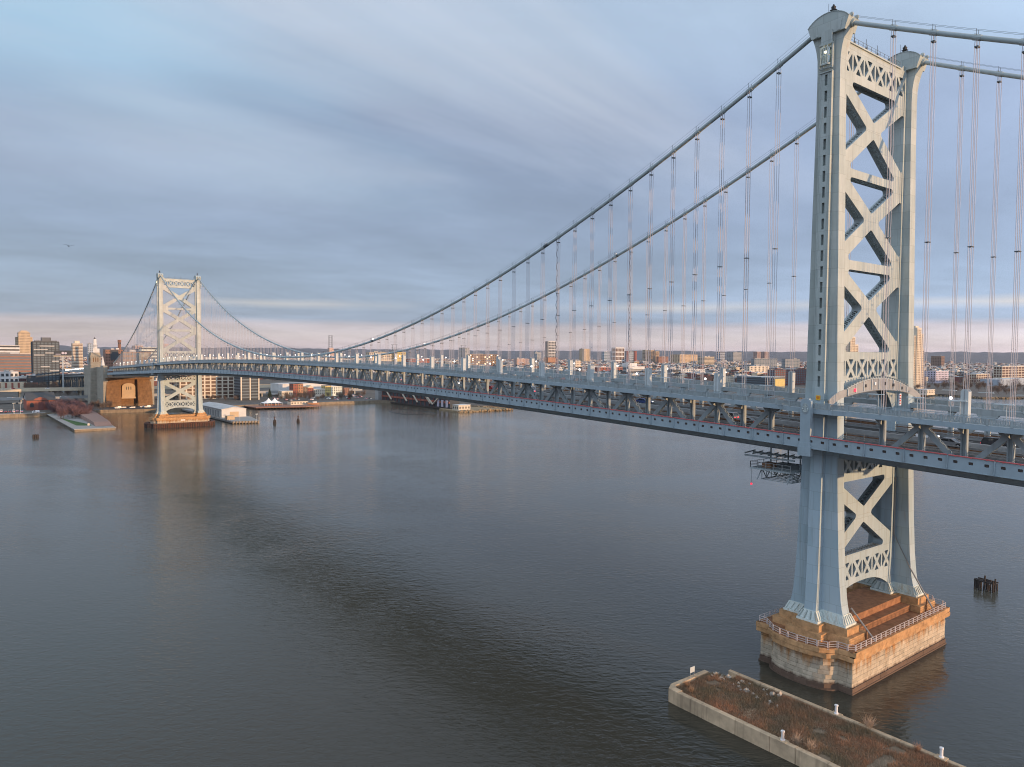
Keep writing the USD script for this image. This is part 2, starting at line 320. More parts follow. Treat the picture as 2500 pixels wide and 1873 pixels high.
def water_material():
    n = {"g": ("geometry", {}),
         "rot": ("mapping", {"rotation": (0, 0, 0.6545)}), "sc": ("mapping", {"scale": (1.0, 0.48, 1.0)}), "sc2": ("mapping", {"scale": (1.0, 0.62, 1.0), "rotation": (0, 0, 0.5)}),
         "a": ("noise_texture", {"scale": 0.17, "detail": 3.0, "roughness": 0.5, "distortion": 0.3}),
         "b": ("noise_texture", {"scale": 0.55, "detail": 3.0, "roughness": 0.55, "distortion": 0.5}),
         "c": ("noise_texture", {"scale": 1.05, "detail": 3.0, "roughness": 0.6, "distortion": 0.4}),
         "big": ("noise_texture", {"scale": 0.009, "detail": 5.0, "roughness": 0.62, "distortion": 1.6}),
         "br": ("map_range", {"from_min": 0.36, "from_max": 0.60, "to_min": 0.42, "to_max": 1.0, "clamp": True}),
         "h1": ("math", {"math_type": "multiply", "value2": 0.60}), "h2": ("math", {"math_type": "multiply_add", "value2": 0.55}), "h3": ("math", {"math_type": "multiply_add", "value2": 1.05}),
         "bump": ("bump", {"strength": 1.0, "distance": 0.135}),
         "p": ("principled_bsdf", {"base_color": (0.036, 0.032, 0.023), "roughness": 0.07, "ior": 1.33, "specular_ior_level": 0.5})}
    l = [("g.position", "rot.vector"), ("rot.vector", "sc.vector"), ("rot.vector", "sc2.vector"), ("sc2.vector", "a.vector"), ("sc.vector", "b.vector"), ("sc.vector", "c.vector"), ("g.position", "big.vector"), ("big.fac", "br.value"),
         ("a.fac", "h1.value1"), ("b.fac", "h2.value1"), ("h1.value", "h2.value3"), ("c.fac", "h3.value1"), ("h2.value", "h3.value3"),
         ("h3.value", "bump.height"), ("br.result", "bump.strength"), ("bump.normal", "p.normal")]
    MAT["water"] = usdkit.material(stage, "/World/Looks/water", n, l, surface="p.BSDF")
water_material()

# ------------------------------------------------------------------ water and far ground are laid first
S_ = 533.4
MB().add([[-3000, -9000, 0], [9000, -9000, 0], [9000, 3000, 0], [-3000, 3000, 0]], [[0, 1, 2, 3]]).build("river_water", "water", kind="structure")

# ------------------------------------------------------------------ bridge geometry
def R(x):
    """height of the walkway hand rail"""
    x = np.asarray(x, float)
    m = 53.8 - 6.6e-5 * (x - 266.7) ** 2
    z0 = 53.8 - 6.6e-5 * 266.7 ** 2
    return np.where(x < 0, z0 + 0.0325 * x, np.where(x > S_, z0 - 0.0325 * (x - S_), m))
def cable_z(x):
    x = np.asarray(x, float)
    m = 55.09 + 8.616e-4 * (x - 266.7) ** 2
    zt = 55.09 + 8.616e-4 * 266.7 ** 2
    d = np.where(x < 0, -x, x - S_)
    return np.where((x >= 0) & (x <= S_), m, zt - 0.4872 * d + 7.25e-4 * d * d)
def up(v):
    v[:, 2] += R(v[:, 0]); return v
YC = 13.55
X_NEAR, X_END = -46.0, 748.0
main_pts = 10.5 + (S_ - 21.0) / 82 * np.arange(83)
near_pts = -10.5 - 6.25 * np.arange(6)
far_pts = S_ + 10.5 + 6.25 * np.arange(33)
panel_x = np.sort(np.concatenate([near_pts, [-4.25, 4.25], main_pts, [S_ - 4.25, S_ + 4.25], far_pts]))
panel_x = panel_x[panel_x < X_END]
def is_top(i_from_tower): return i_from_tower % 2 == 0

deck = thing("bridge_deck", "blue-grey steel truss deck of the suspension bridge crossing the whole river", "bridge deck")

def slot(cx, cz, w, h):
    return sbox(cx - w / 2 + h / 2, cz - h / 2, cx + w / 2 - h / 2, cz + h / 2).buffer(h / 2 - 0.002, 4)

road_x = np.unique(np.concatenate([np.linspace(X_NEAR, X_END, 120), [0, S_]]))
def ribbon(y0, y1, z0, z1, xs=road_x):
    m = MB(); r = [[[x, y0, z0], [x, y1, z0], [x, y1, z1], [x, y0, z1]] for x in xs]
    m.loft(r, cap=False); return m.warp(up)
ribbon(-12.4, 12.4, -7.1, -6.8).build("roadway", "asphalt", deck)
for y in (-9.2, -6.1, -3.0, 3.0, 6.1, 9.2):
    m = MB()
    for x in np.arange(-40, 300, 12.0): m.bx(x, x + 3.2, y - 0.08, y + 0.08, -6.796, -6.79)
    m.warp(up).build("lane_line", "paint_white", deck, kind="stuff")
ribbon(-0.32, 0.32, -6.8, -5.95).build("median_barrier", "guard_rail", deck)
for s in (1, -1):
    ribbon(12.0 * s - 0.15, 12.0 * s + 0.15, -6.8, -6.35).build("kerb", "guard_rail", deck)
    for z, mt in ((-5.75, "rust_rail"), (-6.1, "guard_rail"), (-5.4, "guard_rail")):
        ribbon(11.75 * s - 0.06, 11.75 * s + 0.06, z - 0.09, z + 0.09).build("guard_rail", mt, deck)
    m = MB()
    for x in np.arange(-44, 420, 3.125): m.bx(x - .06, x + .06, 11.85 * s - .05, 11.85 * s + .05, -6.8, -5.3)
    m.warp(up).build("guard_rail_posts", "guard_rail", deck, kind="stuff")
    # rail tracks outside the trusses
    ribbon(14.3 * s, 19.2 * s, -6.9, -6.55).build("track_slab", "track_deck", deck)
    for y in (15.9, 17.35):
        ribbon(y * s - 0.05, y * s + 0.05, -6.55, -6.38).build("running_rail", "rust_rail", deck)
    ribbon(18.5 * s - 0.1, 18.5 * s + 0.1, -6.5, -6.1).build("third_rail_cover", "rust_rail", deck)
    # chords
    ribbon(YC * s - 0.4, YC * s + 0.4, -1.95, -1.0).build("top_chord", "steel", deck)
    ribbon(YC * s - 0.4, YC * s + 0.4, -9.75, -8.95).build("bottom_chord", "steel", deck)
    ribbon(YC * s - 0.9, YC * s + 0.75, -9.78, -9.72).build("bottom_flange", "steel", deck)
    # walkway
    xs = road_x
    def yw(x):  # the walkway swings out round each tower leg
        d = min(abs(x), abs(x - S_)); return 17.0 + 1.4 * (1 - min(max((d - 4.2) / 2.4, 0), 1) ** 2 * (3 - 2 * min(max((d - 4.2) / 2.4, 0), 1)))
    wx = np.unique(np.concatenate([road_x, np.linspace(-7, 7, 15), S_ + np.linspace(-7, 7, 15)]))
    m = MB(); m.loft([[[x, 14.0 * s, -1.35], [x, yw(x) * s, -1.35], [x, yw(x) * s, -1.2], [x, 14.0 * s, -1.2]] for x in wx], cap=False); m.warp(up).build("walkway_slab", "steel", deck)
    m = MB(); m.loft([[[x, (yw(x) - .08) * s, -1.95], [x, (yw(x) + .08) * s, -1.95], [x, (yw(x) + .08) * s, -1.12], [x, (yw(x) - .08) * s, -1.12]] for x in wx], cap=False); m.warp(up).build("walkway_edge_beam", "steel_blue", deck)
    m = MB(); m.loft([[[x, (yw(x) - .09) * s, -.1], [x, (yw(x) + .09) * s, -.1], [x, (yw(x) + .09) * s, 0], [x, (yw(x) - .09) * s, 0]] for x in wx], cap=False); m.warp(up).build("hand_rail", "steel_blue", deck)
    ribbon(14.15 * s - .05, 14.15 * s + .05, -.1, 0).build("inner_hand_rail", "steel", deck)
    m = MB()
    for x in np.arange(-44, X_END, 3.125): m.bx(x - .05, x + .05, 14.15 * s - .04, 14.15 * s + .04, -1.2, -.1)
    m.warp(up).build("inner_rail_posts", "steel", deck, kind="stuff")

    # balustrade: one panel of pickets between two posts, every second panel with a crossed centre
    px = np.concatenate([np.arange(-46.0, -6.6, 3.125), np.arange(-6.2, 6.3, 2.5), np.arange(6.6 + 0.78, S_ - 7, 3.125), np.arange(S_ - 6.2, S_ + 6.3, 2.5), np.arange(S_ + 7.4, X_END, 3.125)])
    full = 150 if s > 0 else 60
    extra = MB()
    for k in range(len(px) - 1):
        a, b = px[k], px[k + 1]; ya, yb = yw(a), yw(b)
        m = MB() if (a < 460 and s > 0) or (a < 180) else extra
        m.bx(a - .16, a + .16, (ya - .11) * s, (ya + .11) * s, -1.12, -.06)
        m.beam((a, ya * s, -1.0), (b, yb * s, -1.0), .07, .10)
        m.beam((a, ya * s, -.22), (b, yb * s, -.22), .07, .08)
        npk = 15 if a < 130 else 10
        for j in range(1, npk):
            t = j / npk; wpk = .14 if a < 130 else .22
            xx, yy = a + (b - a) * t, (ya + (yb - ya) * t) * s
            m.bx(xx - wpk / 2, xx + wpk / 2, yy - .05, yy + .05, -.98, -.2)
        if k % 2 == 0:
            c, h = (a + b) / 2, .38; yc_ = (ya + yb) / 2 * s
            for sg in (1, -1): m.beam((c - h, yc_ + .03 * s, -.6 - sg * h), (c + h, yc_ + .03 * s, -.6 + sg * h), .05, .09)
        if m is not extra: m.warp(up).build("balustrade_panel", "steel", deck)
    if extra.v: extra.warp(up).build("far_balustrade", "steel", deck, kind="stuff")

    # outer girder of the track: plate panels with three slots, a rib at each panel point
    pp = panel_x
    far_f = MB()
    for k in range(len(pp) - 1):
        a, b = pp[k] + .012, pp[k + 1] - .012
        sh = sbox(a, -7.95, b, -5.95)
        n = 3 if b - a < 7 else 4
        near = a < 330 and s > 0
        if near:
            hol = [slot(a + (b - a) * (j + .5) / n, -6.72, 0.62, 0.22) for j in range(n)]
            sh = sh.difference(unary_union(hol))
        m = MB().poly(sh, 19.4 * s, 19.5 * s, "xzy")
        m.bx(a, b, 19.3 * s, 19.62 * s, -8.02, -7.95)
        if s > 0: m.warp(up).build("girder_panel", "steel_blue", deck)
        else: far_f.add(*m.arr())
        if near:
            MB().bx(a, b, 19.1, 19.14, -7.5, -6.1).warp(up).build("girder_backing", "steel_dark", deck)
    if far_f.v: far_f.warp(up).build("far_side_girder", "steel", deck, kind="stuff")
    m2 = MB()
    for k, x in enumerate(pp):
        m = MB() if s > 0 else m2
        m.beam((x, 19.56 * s, -7.9), (x, 19.60 * s, -5.9), .13, .16, up=(0, 1, 0))
        m.beam((x, 19.75 * s, -7.85), (x, 19.52 * s, -6.1), .07, .10, up=(0, 1, 0))
        if s > 0: m.warp(up).build("girder_rib", "steel_blue", deck)
    if m2.v: m2.warp(up).build("far_side_ribs", "steel", deck, kind="stuff")
    if s > 0:
        for k in range(len(pp) - 1):
            if pp[k] > 330: break
            m = MB().tube([(pp[k] + .1, 19.55, -5.82), (pp[k + 1] - .1, 19.55, -5.82)], .095, 6)
            for j in range(3):
                xx = pp[k] + (pp[k + 1] - pp[k]) * (j + .5) / 3
                m.bx(xx - .06, xx + .06, 19.45, 19.65, -5.97, -5.75)
            m.warp(up).build("red_pipe", "red_pipe", deck)

    # truss web
    seq = [(near_pts, 1), (main_pts, 0), (far_pts[far_pts < X_END], 1)]
    br, vb = MB(), MB()
    for pts, odd in seq:
        for i, x in enumerate(pts):
            near = s > 0 or x < 200
            m = MB() if near else vb
            for dx in (-.33, .33):
                m.bx(x + dx - .13, x + dx + .13, (YC - .3) * s, (YC + .3) * s, -8.95, -1.95)
                m.bx(x + dx - .05, x + dx + .05, (YC + .3) * s, (YC + .42) * s, -8.95, -1.95)
            m.bx(x - .2, x + .2, (YC - .06) * s, (YC + .06) * s, -8.95, -1.95)
            if near: m.warp(up).build("truss_post", "steel", deck)
            # gusset under a top joint, bracket of the walkway, bracket of the track
            if (i + odd) % 2 == 0:
                g = Polygon([(x - 1.9, -1.95), (x + 1.9, -1.95), (x + 1.35, -2.65), (x + .55, -3.0), (x - .55, -3.0), (x - 1.35, -2.65)])
                for t in (.36, -.40):
                    mm = MB().poly(g, (YC + t) * s, (YC + t + .04) * s, "xzy").warp(up)
                    if s > 0: mm.build("gusset_plate", "steel", deck)
                    else: br.add(*mm.arr())
            mm = MB().poly(Polygon([(YC + .4, -1.4), (16.95, -1.4), (16.95, -1.7), (15.2, -2.6), (YC + .4, -3.1)]), x - .08, x + .08, "yzx")
            if s < 0: br.add(*MB().add(*mm.arr()).warp(lambda v: v * [1, -1, 1]).warp(up).arr())
            else: mm.warp(up).build("walkway_bracket", "steel", deck)
            mm = MB()
            mm.poly(Polygon([(YC + .4, -6.9), (19.35, -6.9), (19.35, -7.4), (16.5, -8.4), (YC + .4, -8.9)]), x - .12, x + .12, "yzx")
            if s < 0: mm.warp(lambda v: v * [1, -1, 1]); mm.f = [f[:, ::-1] for f in mm.f]
            mm.warp(up)
            if s > 0: mm.build("track_bracket", "steel", deck)
            else: br.add(*mm.arr())
        for i in range(len(pts) - 1):
            a, b = pts[i], pts[i + 1]
            top_first = (i + odd) % 2 == 0
            za, zb = (-2.3, -8.7) if top_first else (-8.7, -2.3)
            near = s > 0
            m = MB() if near else vb
            p0, p1 = np.array([a, YC * s, za]), np.array([b, YC * s, zb])
            d = (p1 - p0) / np.linalg.norm(p1 - p0); q = np.array([-d[2], 0, d[0]])
            if q[2] < 0: q = -q
            for t in (.34, -.34):
                o = np.array([0, t * s, 0]); m.beam(p0 + o + d * .6, p1 + o - d * .6, .85, .05, up=(0, 1, 0))
            L = np.linalg.norm(p1 - p0); nl = 12 if a < 250 else 6
            for sg in (.42, -.42):
                for j in range(nl):
                    t0, t1 = .9 + (L - 1.8) * j / nl, .9 + (L - 1.8) * (j + 1) / nl; w = .3 if j % 2 else -.3
                    m.beam(p0 + d * t0 + q * sg + [0, w, 0], p0 + d * t1 + q * sg + [0, -w, 0], .09, .03, up=q)
            if near: m.warp(up).build("truss_diagonal", "steel", deck)
    if vb.v: vb.warp(up).build("far_side_web", "steel", deck, kind="stuff")
    if br.v: br.build("far_side_brackets", "steel", deck, kind="stuff")
# floor beams and stringers under the road
fb = [x for x in panel_x]
for x in fb:
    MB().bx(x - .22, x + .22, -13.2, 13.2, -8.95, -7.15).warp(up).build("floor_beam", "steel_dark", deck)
for y in (-10, -7.5, -5, -2.5, 0, 2.5, 5, 7.5, 10):
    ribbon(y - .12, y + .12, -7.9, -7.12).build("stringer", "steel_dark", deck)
for k in range(0, len(panel_x) - 1, 2):
    a, b = panel_x[k], panel_x[min(k + 2, len(panel_x) - 1)]
    MB().beam((a, -13, -9.5), (b, 13, -9.5), .35, .3).beam((a, 13, -9.5), (b, -13, -9.5), .35, .3).warp(up).build("wind_brace", "steel_dark", deck)

# pylon plates with the anchor emblem beside each tower
for xt in (0.0, S_):
    zr = float(R(xt)); y = 19.66
    m = MB().poly(Polygon([(xt - 1.15, zr - 9.4), (xt + 1.15, zr - 9.4), (xt + 1.15, zr - 7.7), (xt + .95, zr - 7.0), (xt + .95, zr + .1), (xt + .55, zr + .65), (xt - .55, zr + .65), (xt - .95, zr + .1), (xt - .95, zr - 7.0), (xt - 1.15, zr - 7.7)]), y - .75, y, "xzy")
    m.poly(Polygon([(xt - 1.2, zr - 9.4), (xt + 1.2, zr - 9.4), (xt + 1.2, zr - 7.75), (xt - 1.2, zr - 7.75)]), y, y + .22, "xzy")
    m.poly(Polygon([(xt - 1.2, zr - 7.75), (xt + 1.2, zr - 7.75), (xt + .97, zr - 7.05), (xt - .97, zr - 7.05)]), y, y + .1, "xzy")
    pl = m.build("pylon_plate", "steel_blue", deck)
    if xt == 0:
        an = MB(); c = zr - 1.05
        ring = Polygon([(xt + .62 * math.cos(t), c + .95 * math.sin(t)) for t in np.linspace(0, 2 * np.pi, 28)[:-1]])
        an.poly(ring, y, y + .07, "xzy")
        an.build("emblem_disc", "steel", pl)
        a = MB(); a.bx(xt - .06, xt + .06, y + .07, y + .16, c - .6, c + .5).bx(xt - .3, xt + .3, y + .07, y + .16, c + .28, c + .38)
        a.tube([(xt + .14 * math.cos(t), y + .11, c + .62 + .14 * math.sin(t)) for t in np.linspace(0, 2 * np.pi, 11)], .04, 5)
        a.tube([(xt + .45 * math.sin(t), y + .11, c - .15 - .45 * math.cos(t)) for t in np.linspace(-1.35, 1.35, 11)], .06, 5)
        for sg in (1, -1): a.poly(Polygon([(xt + sg * .44, c + .06), (xt + sg * .58, c - .16), (xt + sg * .30, c - .16)]), y + .07, y + .16, "xzy")
        a.build("anchor_emblem", "steel_foot", pl)

# ------------------------------------------------------------------ towers
ZL = [11.6, 12.6, 14, 16, 18, 21, 24, 30, 36, 46, 59, 72, 84, 99, 107.0, 109.5, 111, 112.2, 113.5]
def xl(z): return np.interp(z, [11.6, 12.6, 14, 18, 24, 36, 59, 84, 99, 108, 109.5, 111, 112.2, 113.5], [5.05, 4.82, 4.58, 4.2, 3.85, 3.42, 2.80, 2.40, 2.14, 2.08, 2.15, 2.36, 2.65, 3.1])
def yo(z): return np.interp(z, [11.6, 14, 18, 24, 36, 48, 113.5], [3.1, 2.9, 2.7, 2.5, 2.3, 1.95, 1.9])
def section(z, yc, hw=1.12, px_=1.1, red_out=0.0, s=1):
    a, b = float(xl(z)), float(yo(z)); o = b - red_out
    if s > 0: yp, ym = o, b
    else: yp, ym = b, o
    pts = [(a, -hw), (a, hw), (px_, hw), (px_, yp), (-px_, yp), (-px_, hw), (-a, hw), (-a, -hw), (-px_, -hw), (-px_, -ym), (px_, -ym), (px_, -hw)]
    return [(x, yc + y, z) for x, y in pts]
def rounded(shape, r): return shape.buffer(-r, join_style=2).buffer(r, 3)
def x_band(pitch, n, hw, hh, zc):
    """cells of crossed bars with posts between: returns the openings in (y, z)"""
    out = []
    for k in range(n):
        c = (k - (n - 1) / 2) * pitch
        cell = sbox(c - hw, zc - hh, c + hw, zc + hh)
        dx = [LineString([(c - hw * .86, zc + sg * (hh + .2)), (c + hw * .86, zc - sg * (hh + .2))]).buffer(.36, cap_style=2) for sg in (1, -1)]
        for g in cell.difference(unary_union(dx)).geoms:
            g2 = rounded(g, .12)
            if g2.area > .2: out.append(g2)
    return out
PANELS = [(106.65, 91.2, 99.3), (89.7, 74.75, 82.5), (73.05, 58.0, 66.2), (33.95, 20.0, 27.1)]
def panel_openings(zt, zb, zc):
    vt = 1.55
    P = [Polygon([(-9.5, zt), (9.5, zt), (0.15, zc + vt), (-.15, zc + vt)]), Polygon([(-9.5, zb), (9.5, zb), (.15, zc - vt), (-.15, zc - vt)]),
         Polygon([(11.75, zt - 1.75), (11.75, zb + 1.75), (2.5, zc - .1), (2.5, zc + .1)]), Polygon([(-11.75, zt - 1.75), (-11.75, zb + 1.75), (-2.5, zc - .1), (-2.5, zc + .1)])]
    return [rounded(p, .55) for p in P]
open_up = [g for p in PANELS[:3] for g in panel_openings(*p)] + x_band(4.13, 6, 1.82, 1.75, 109.9) + x_band(4.13, 6, 1.82, 1.70, 54.95)
open_lo = panel_openings(*PANELS[3]) + x_band(4.13, 6, 1.82, 1.5, 37.0) + x_band(3.83, 6, 1.68, 1.62, 16.9)
FY = 12.3
coping = [(y, 113.1 + 1.0 * max(0, (abs(y) - 9.6) / 1.4) ** 2) for y in np.linspace(-11, 11, 45)]
frame_up = Polygon([(-FY, 44.6)] + [(-FY, 114.1)] + [(y, min(z, 114.1)) for y, z in coping] + [(FY, 114.1), (FY, 44.6), (11.6, 44.6)] + [(y, 51.35 - 6.6 * max(0, (abs(y) - 4.5) / 7.1) ** 2.2) for y in np.linspace(11.5, -11.5, 33)] + [(-11.6, 44.6)])
arch = [(y, 14.3 - 2.6 * (abs(y) / 10.6) ** 2.6) for y in np.linspace(10.6, -10.6, 25)]
frame_lo = Polygon([(-FY, 39.0), (FY, 39.0), (FY, 11.2), (11.2, 11.2)] + arch + [(-11.2, 11.2), (-FY, 11.2)])
XB = .95
def tower(xt, label, name, detail):
    t = thing(name, label, "bridge tower", (xt, 0, 0))
    for s in (1, -1):
        yc = YC * s
        # leg: a cross-shaped steel shaft with a slotted strip down its outer face
        m = MB().loft([section(z, yc, red_out=.55, s=s) for z in ZL])
        leg = m.build("leg", "steel_tower", t)
        holes = [(sbox(-.24, 106.42 - 2.78 * k - 1.62, .24, 106.42 - 2.78 * k - .24).buffer(.24 - .002, 3, join_style=1).intersection(sbox(-.25, 0, .25, 200))) for k in range(20)]
        ze = np.array([11.6, 12.6, 14, 16, 18, 21, 24, 30, 36, 48])
        def bend(v, s=s, yc=yc):
            v[:, 1] = yc + s * (yo(v[:, 2]) - .5 + v[:, 1]); return v
        lo = MB()
        for z0, z1 in zip(ze[:-1], ze[1:]):
            lo.loft([[(-1.1, .05, z0), (1.1, .05, z0), (1.1, .5, z0), (-1.1, .5, z0)], [(-1.1, .05, z1), (1.1, .05, z1), (1.1, .5, z1), (-1.1, .5, z1)]])
        up_plate = sbox(-1.1, 48, 1.1, 106.9).difference(unary_union(holes))
        hi = MB().poly(up_plate, .05, .5, "xzy")
        pl = MB().add(*lo.arr()); pl.add(*hi.arr())
        pl.bx(-1.1, -.98, .5, .60, 48, 106.9).bx(.98, 1.1, .5, .60, 48, 106.9)
        pl.warp(bend)
        if s < 0: pl.f = [f[:, ::-1] for f in pl.f]
        pl.build("slotted_strip", "steel_tower", leg)
        # bands where plates are joined
        jb = MB()
        for z in (24, 33.5, 46, 59, 72, 84, 96, 105.5):
            a = float(xl(z)) + .012
            jb.bx(-a, a, yc - 1.132, yc + 1.132, z - .12, z + .12)
        jb.build("splice_band", "steel_tower", leg)
        # foot: flared casting with ribs
        def foot(z, ex, ey, pw, py):
            pts = [(ex, -ey), (ex, ey), (pw, ey), (pw, py), (-pw, py), (-pw, ey), (-ex, ey), (-ex, -ey), (-pw, -ey), (-pw, -py), (pw, -py), (pw, -ey)]
            return [(x, yc + y, z) for x, y in pts]
        m = MB().loft([foot(9.87, 6.0, 1.87, 2.05, 4.05), foot(10.25, 6.0, 1.87, 2.05, 4.05), foot(10.3, 5.72, 1.62, 1.8, 3.78), foot(11.55, 5.14, 1.2, 1.2, 3.2), foot(11.75, 5.14, 1.2, 1.2, 3.2)])
        ft = m.build("leg_foot", "steel_foot", t)
        rb = MB()
        for sx in (1, -1):
            for yy in np.linspace(-1.5, 1.5, 5): rb.beam((sx * 5.85, yc + yy, 10.3), (sx * 5.25, yc + yy * .72, 11.6), .14, .2, up=(0, 1, 0))
            for sy in (1, -1):
                for xx in np.linspace(2.1, 5.6, 5): rb.beam((sx * xx, yc + sy * 1.75, 10.3), (sx * (1.2 + (xx - 2.1) * 1.1), yc + sy * 1.28, 11.6), .2, .14, up=(1, 0, 0))
                for xx in np.linspace(-1.7, 1.7, 4): rb.beam((xx, yc + sy * 3.95, 10.3), (xx * .66, yc + sy * 3.28, 11.6), .2, .14, up=(1, 0, 0))
                for yy in (2.0, 2.8, 3.6): rb.beam((sx * 1.95, yc + sy * yy, 10.3), (sx * 1.28, yc + sy * (yy * .9), 11.6), .14, .2, up=(0, 1, 0))
        rb.build("foot_rib", "steel_foot", ft)
        # saddle housing: fan-shaped hood over the cable
        arc = [(3.75 * math.sin(a) / math.sin(1.0), 112.9 + 4.2 * (math.cos(a) - math.cos(1.0)) / (1 - math.cos(1.0)) * .40 + 2.5) for a in np.linspace(1.0, -1.0, 15)]
        prof = Polygon([(-3.05, 113.4), (3.05, 113.4)] + arc)
        m = MB().poly(prof, yc - 1.75, yc + 1.75, "xzy")
        hs = m.build("saddle_housing", "steel_tower", t)
        lid = MB()
        for (xa, za), (xb, zb) in zip(arc[:-1], arc[1:]): lid.beam((xa, yc, za + .05), (xb, yc, zb + .05), 3.65, .10, up=(0, 0, 1), ext=.03)
        lid.build("hood_plate", "steel_tower", hs)
        pan = MB()
        pan.poly(Polygon([(-1.05, 111.6), (1.05, 111.6), (1.0, 114.0), (-1.0, 114.0)]), yc + s * 1.9, yc + s * 2.06, "xzy")
        pan.bx(-1.25, 1.25, yc + s * 1.9, yc + s * 2.3, 111.45, 111.7).bx(-1.2, 1.2, yc + s * 1.9, yc + s * 2.15, 107.4, 107.65).bx(-1.2, 1.2, yc + s * 1.9, yc + s * 2.1, 106.75, 106.95)
        for xx in (-1.15, 1.15): pan.bx(xx - .09, xx + .09, yc + s * 1.9, yc + s * 2.2, 107.6, 111.5)
        for xx in (-2.0, 2.0): pan.poly(Polygon([(xx - .25, 113.5), (xx + .25, 113.5), (xx * 1.15 + .3, 115.3), (xx * 1.15 - .3, 115.3)]), yc + s * 1.75, yc + s * 1.83, "xzy")
        pan.build("crown_panel", "steel_tower", hs)
        # collars where the cable leaves the hood
        for sx in (1, -1):
            c = MB()
            p = [(sx * d, yc, float(cable_z(xt + sx * d))) for d in (2.9, 3.9)]
            c.tube(p, [.80, .66], 14).build("cable_collar", "steel_tower", hs)
            ear = MB()
            for yy in (-.9, .9):
                ear.sphere((sx * 3.75, yc + yy, 115.75), .42, 1, (1, .5, 1))
            ear.build("hood_boss", "steel_tower", hs)
        # lantern bay on the outer face
        lan = MB(); y0 = yc + s * 1.95
        ring = [(-.95, 0), (-.62, .75), (.62, .75), (.95, 0)]
        for zz in (108.15, 109.5, 110.9): 
            for (xa, ya), (xb, yb) in zip(ring[:-1], ring[1:]): lan.beam((xa, y0 + s * ya, zz), (xb, y0 + s * yb, zz), .09, .09)
        for xx, yy in ring: lan.bx(xx - .05, xx + .05, y0 + s * yy - .05, y0 + s * yy + .05, 108.1, 110.95)
        for xx in (-.2, .2): lan.bx(xx - .03, xx + .03, y0 + s * .72, y0 + s * .78, 108.1, 110.95)
        for (xa, ya) in ring: lan.beam((xa, y0 + s * ya, 110.9), (0, y0 + s * .1, 111.75), .08, .08)
        lan.poly(Polygon([(x, y0 + s * y) for x, y in ring]), 107.95, 108.15, "xyz")
        lan.tube([(.45 * math.cos(a), y0 + s * .3, 107.9 - .45 * math.sin(a)) for a in np.linspace(0, math.pi, 7)], .06, 5)
        lp = lan.build("lantern", "steel_foot", t)
        g = MB()
        for (xa, ya), (xb, yb) in zip(ring[:-1], ring[1:]): g.beam((xa, y0 + s * ya, 109.5), (xb, y0 + s * yb, 109.5), .012, 2.6)
        g.build("lantern_glass", "pane", lp)
        MB().sphere((0, y0 + s * .35, 110.2), .22, 1).build("lantern_light", "lantern_flame", lp)
        # beacon and mast on the hood
        b = MB(); zb = 117.05
        for xx, yy in ((-.5, -.4), (.5, -.4), (-.5, .4), (.5, .4)): b.beam((xx, yc + yy, zb), (xx * .6, yc + yy * .6, zb + 1.0), .07, .07)
        for zz in (zb + .5, zb + 1.0): b.bx(-.5, .5, yc - .4, yc + .4, zz - .04, zz + .04)
        b.cone((0, yc, zb + 1.0), .33, .42, .55, 10).cone((0, yc, zb + 1.55), .3, .1, .45, 10).tube([(.9, yc, zb), (.9, yc, zb + 2.4)], .035, 4)
        b.build("beacon", "black", hs)
    # cross bracing: two face plates and laced edges between them
    for nm, fr, ops in (("portal_frame", frame_up, open_up), ("lower_portal_frame", frame_lo, open_lo)):
        hole = unary_union(ops)
        sh = fr.difference(hole)
        m = MB()
        m.poly(sh, -XB, -XB + .10, "yzx"); m.poly(sh, XB - .10, XB, "yzx")
        fp = m.build(nm, "steel_tower", t)
        lace = MB(); edge = MB()
        for g in ops:
            c = list(g.exterior.coords); big = g.area > 12
            for a, b in zip(c[:-1], c[1:]):
                L = math.dist(a, b)
                if L < .05: continue
                if not big or L < 1.6:
                    edge.add([(-XB + .1, *a), (XB - .1, *a), (XB - .1, *b), (-XB + .1, *b)], [[0, 1, 2, 3]])
                    continue
                d = np.subtract(b, a) / L; nn = np.array([-d[1], d[0]])
                cen = np.array(g.centroid.coords[0]); 
                if np.dot(cen - a, nn) > 0: nn = -nn      # into the member
                # narrow flange plates along both faces, lattice between
                for x0, x1 in ((-XB + .1, -XB + .42), (XB - .42, XB - .1)):
                    edge.add([(x0, *a), (x1, *a), (x1, *b), (x0, *b)], [[0, 1, 2, 3]])
                if detail:
                    n = max(2, int(L / 1.0)); A, B = np.array(a), np.array(b)
                    for k in range(n):
                        p, q = A + (B - A) * k / n, A + (B - A) * (k + 1) / n; w = .62
                        up_ = (0, nn[0], nn[1])
                        lace.beam((-w, *p), (w, *q), .14, .04, up=up_); lace.beam((w, *p), (-w, *q), .14, .04, up=up_)
                else:
                    edge.add([(-XB + .42, *a), (XB - .42, *a), (XB - .42, *b), (-XB + .42, *b)], [[0, 1, 2, 3]])
        edge.build("bracing_edge", "steel", fp)
        lace.build("lacing", "steel", fp, kind="stuff")
        seam = MB()
        for zt, zb, zc in (PANELS[:3] if nm == "portal_frame" else PANELS[3:]):
            seam.bx(-XB - .012, -XB, -.04, .04, zc - 1.5, zc + 1.5).bx(-XB - .012, -XB, -2.4, 2.4, zc - .04, zc + .04)
        seam.build("splice_strip", "steel", fp)
    # coping, hand rail and aerials along the top beam
    m = MB(); m.bx(-XB - .25, XB + .25, -9.8, 9.8, 113.1, 113.35)
    cp = m.build("top_beam_coping", "steel_tower", t)
    m = MB()
    for z in (113.9, 114.4): m.tube([(-XB, -9.6, z), (-XB, 9.6, z)], .03, 4)
    for y in np.linspace(-9.6, 9.6, 13): m.bx(-XB - .03, -XB + .03, y - .03, y + .03, 113.3, 114.4)
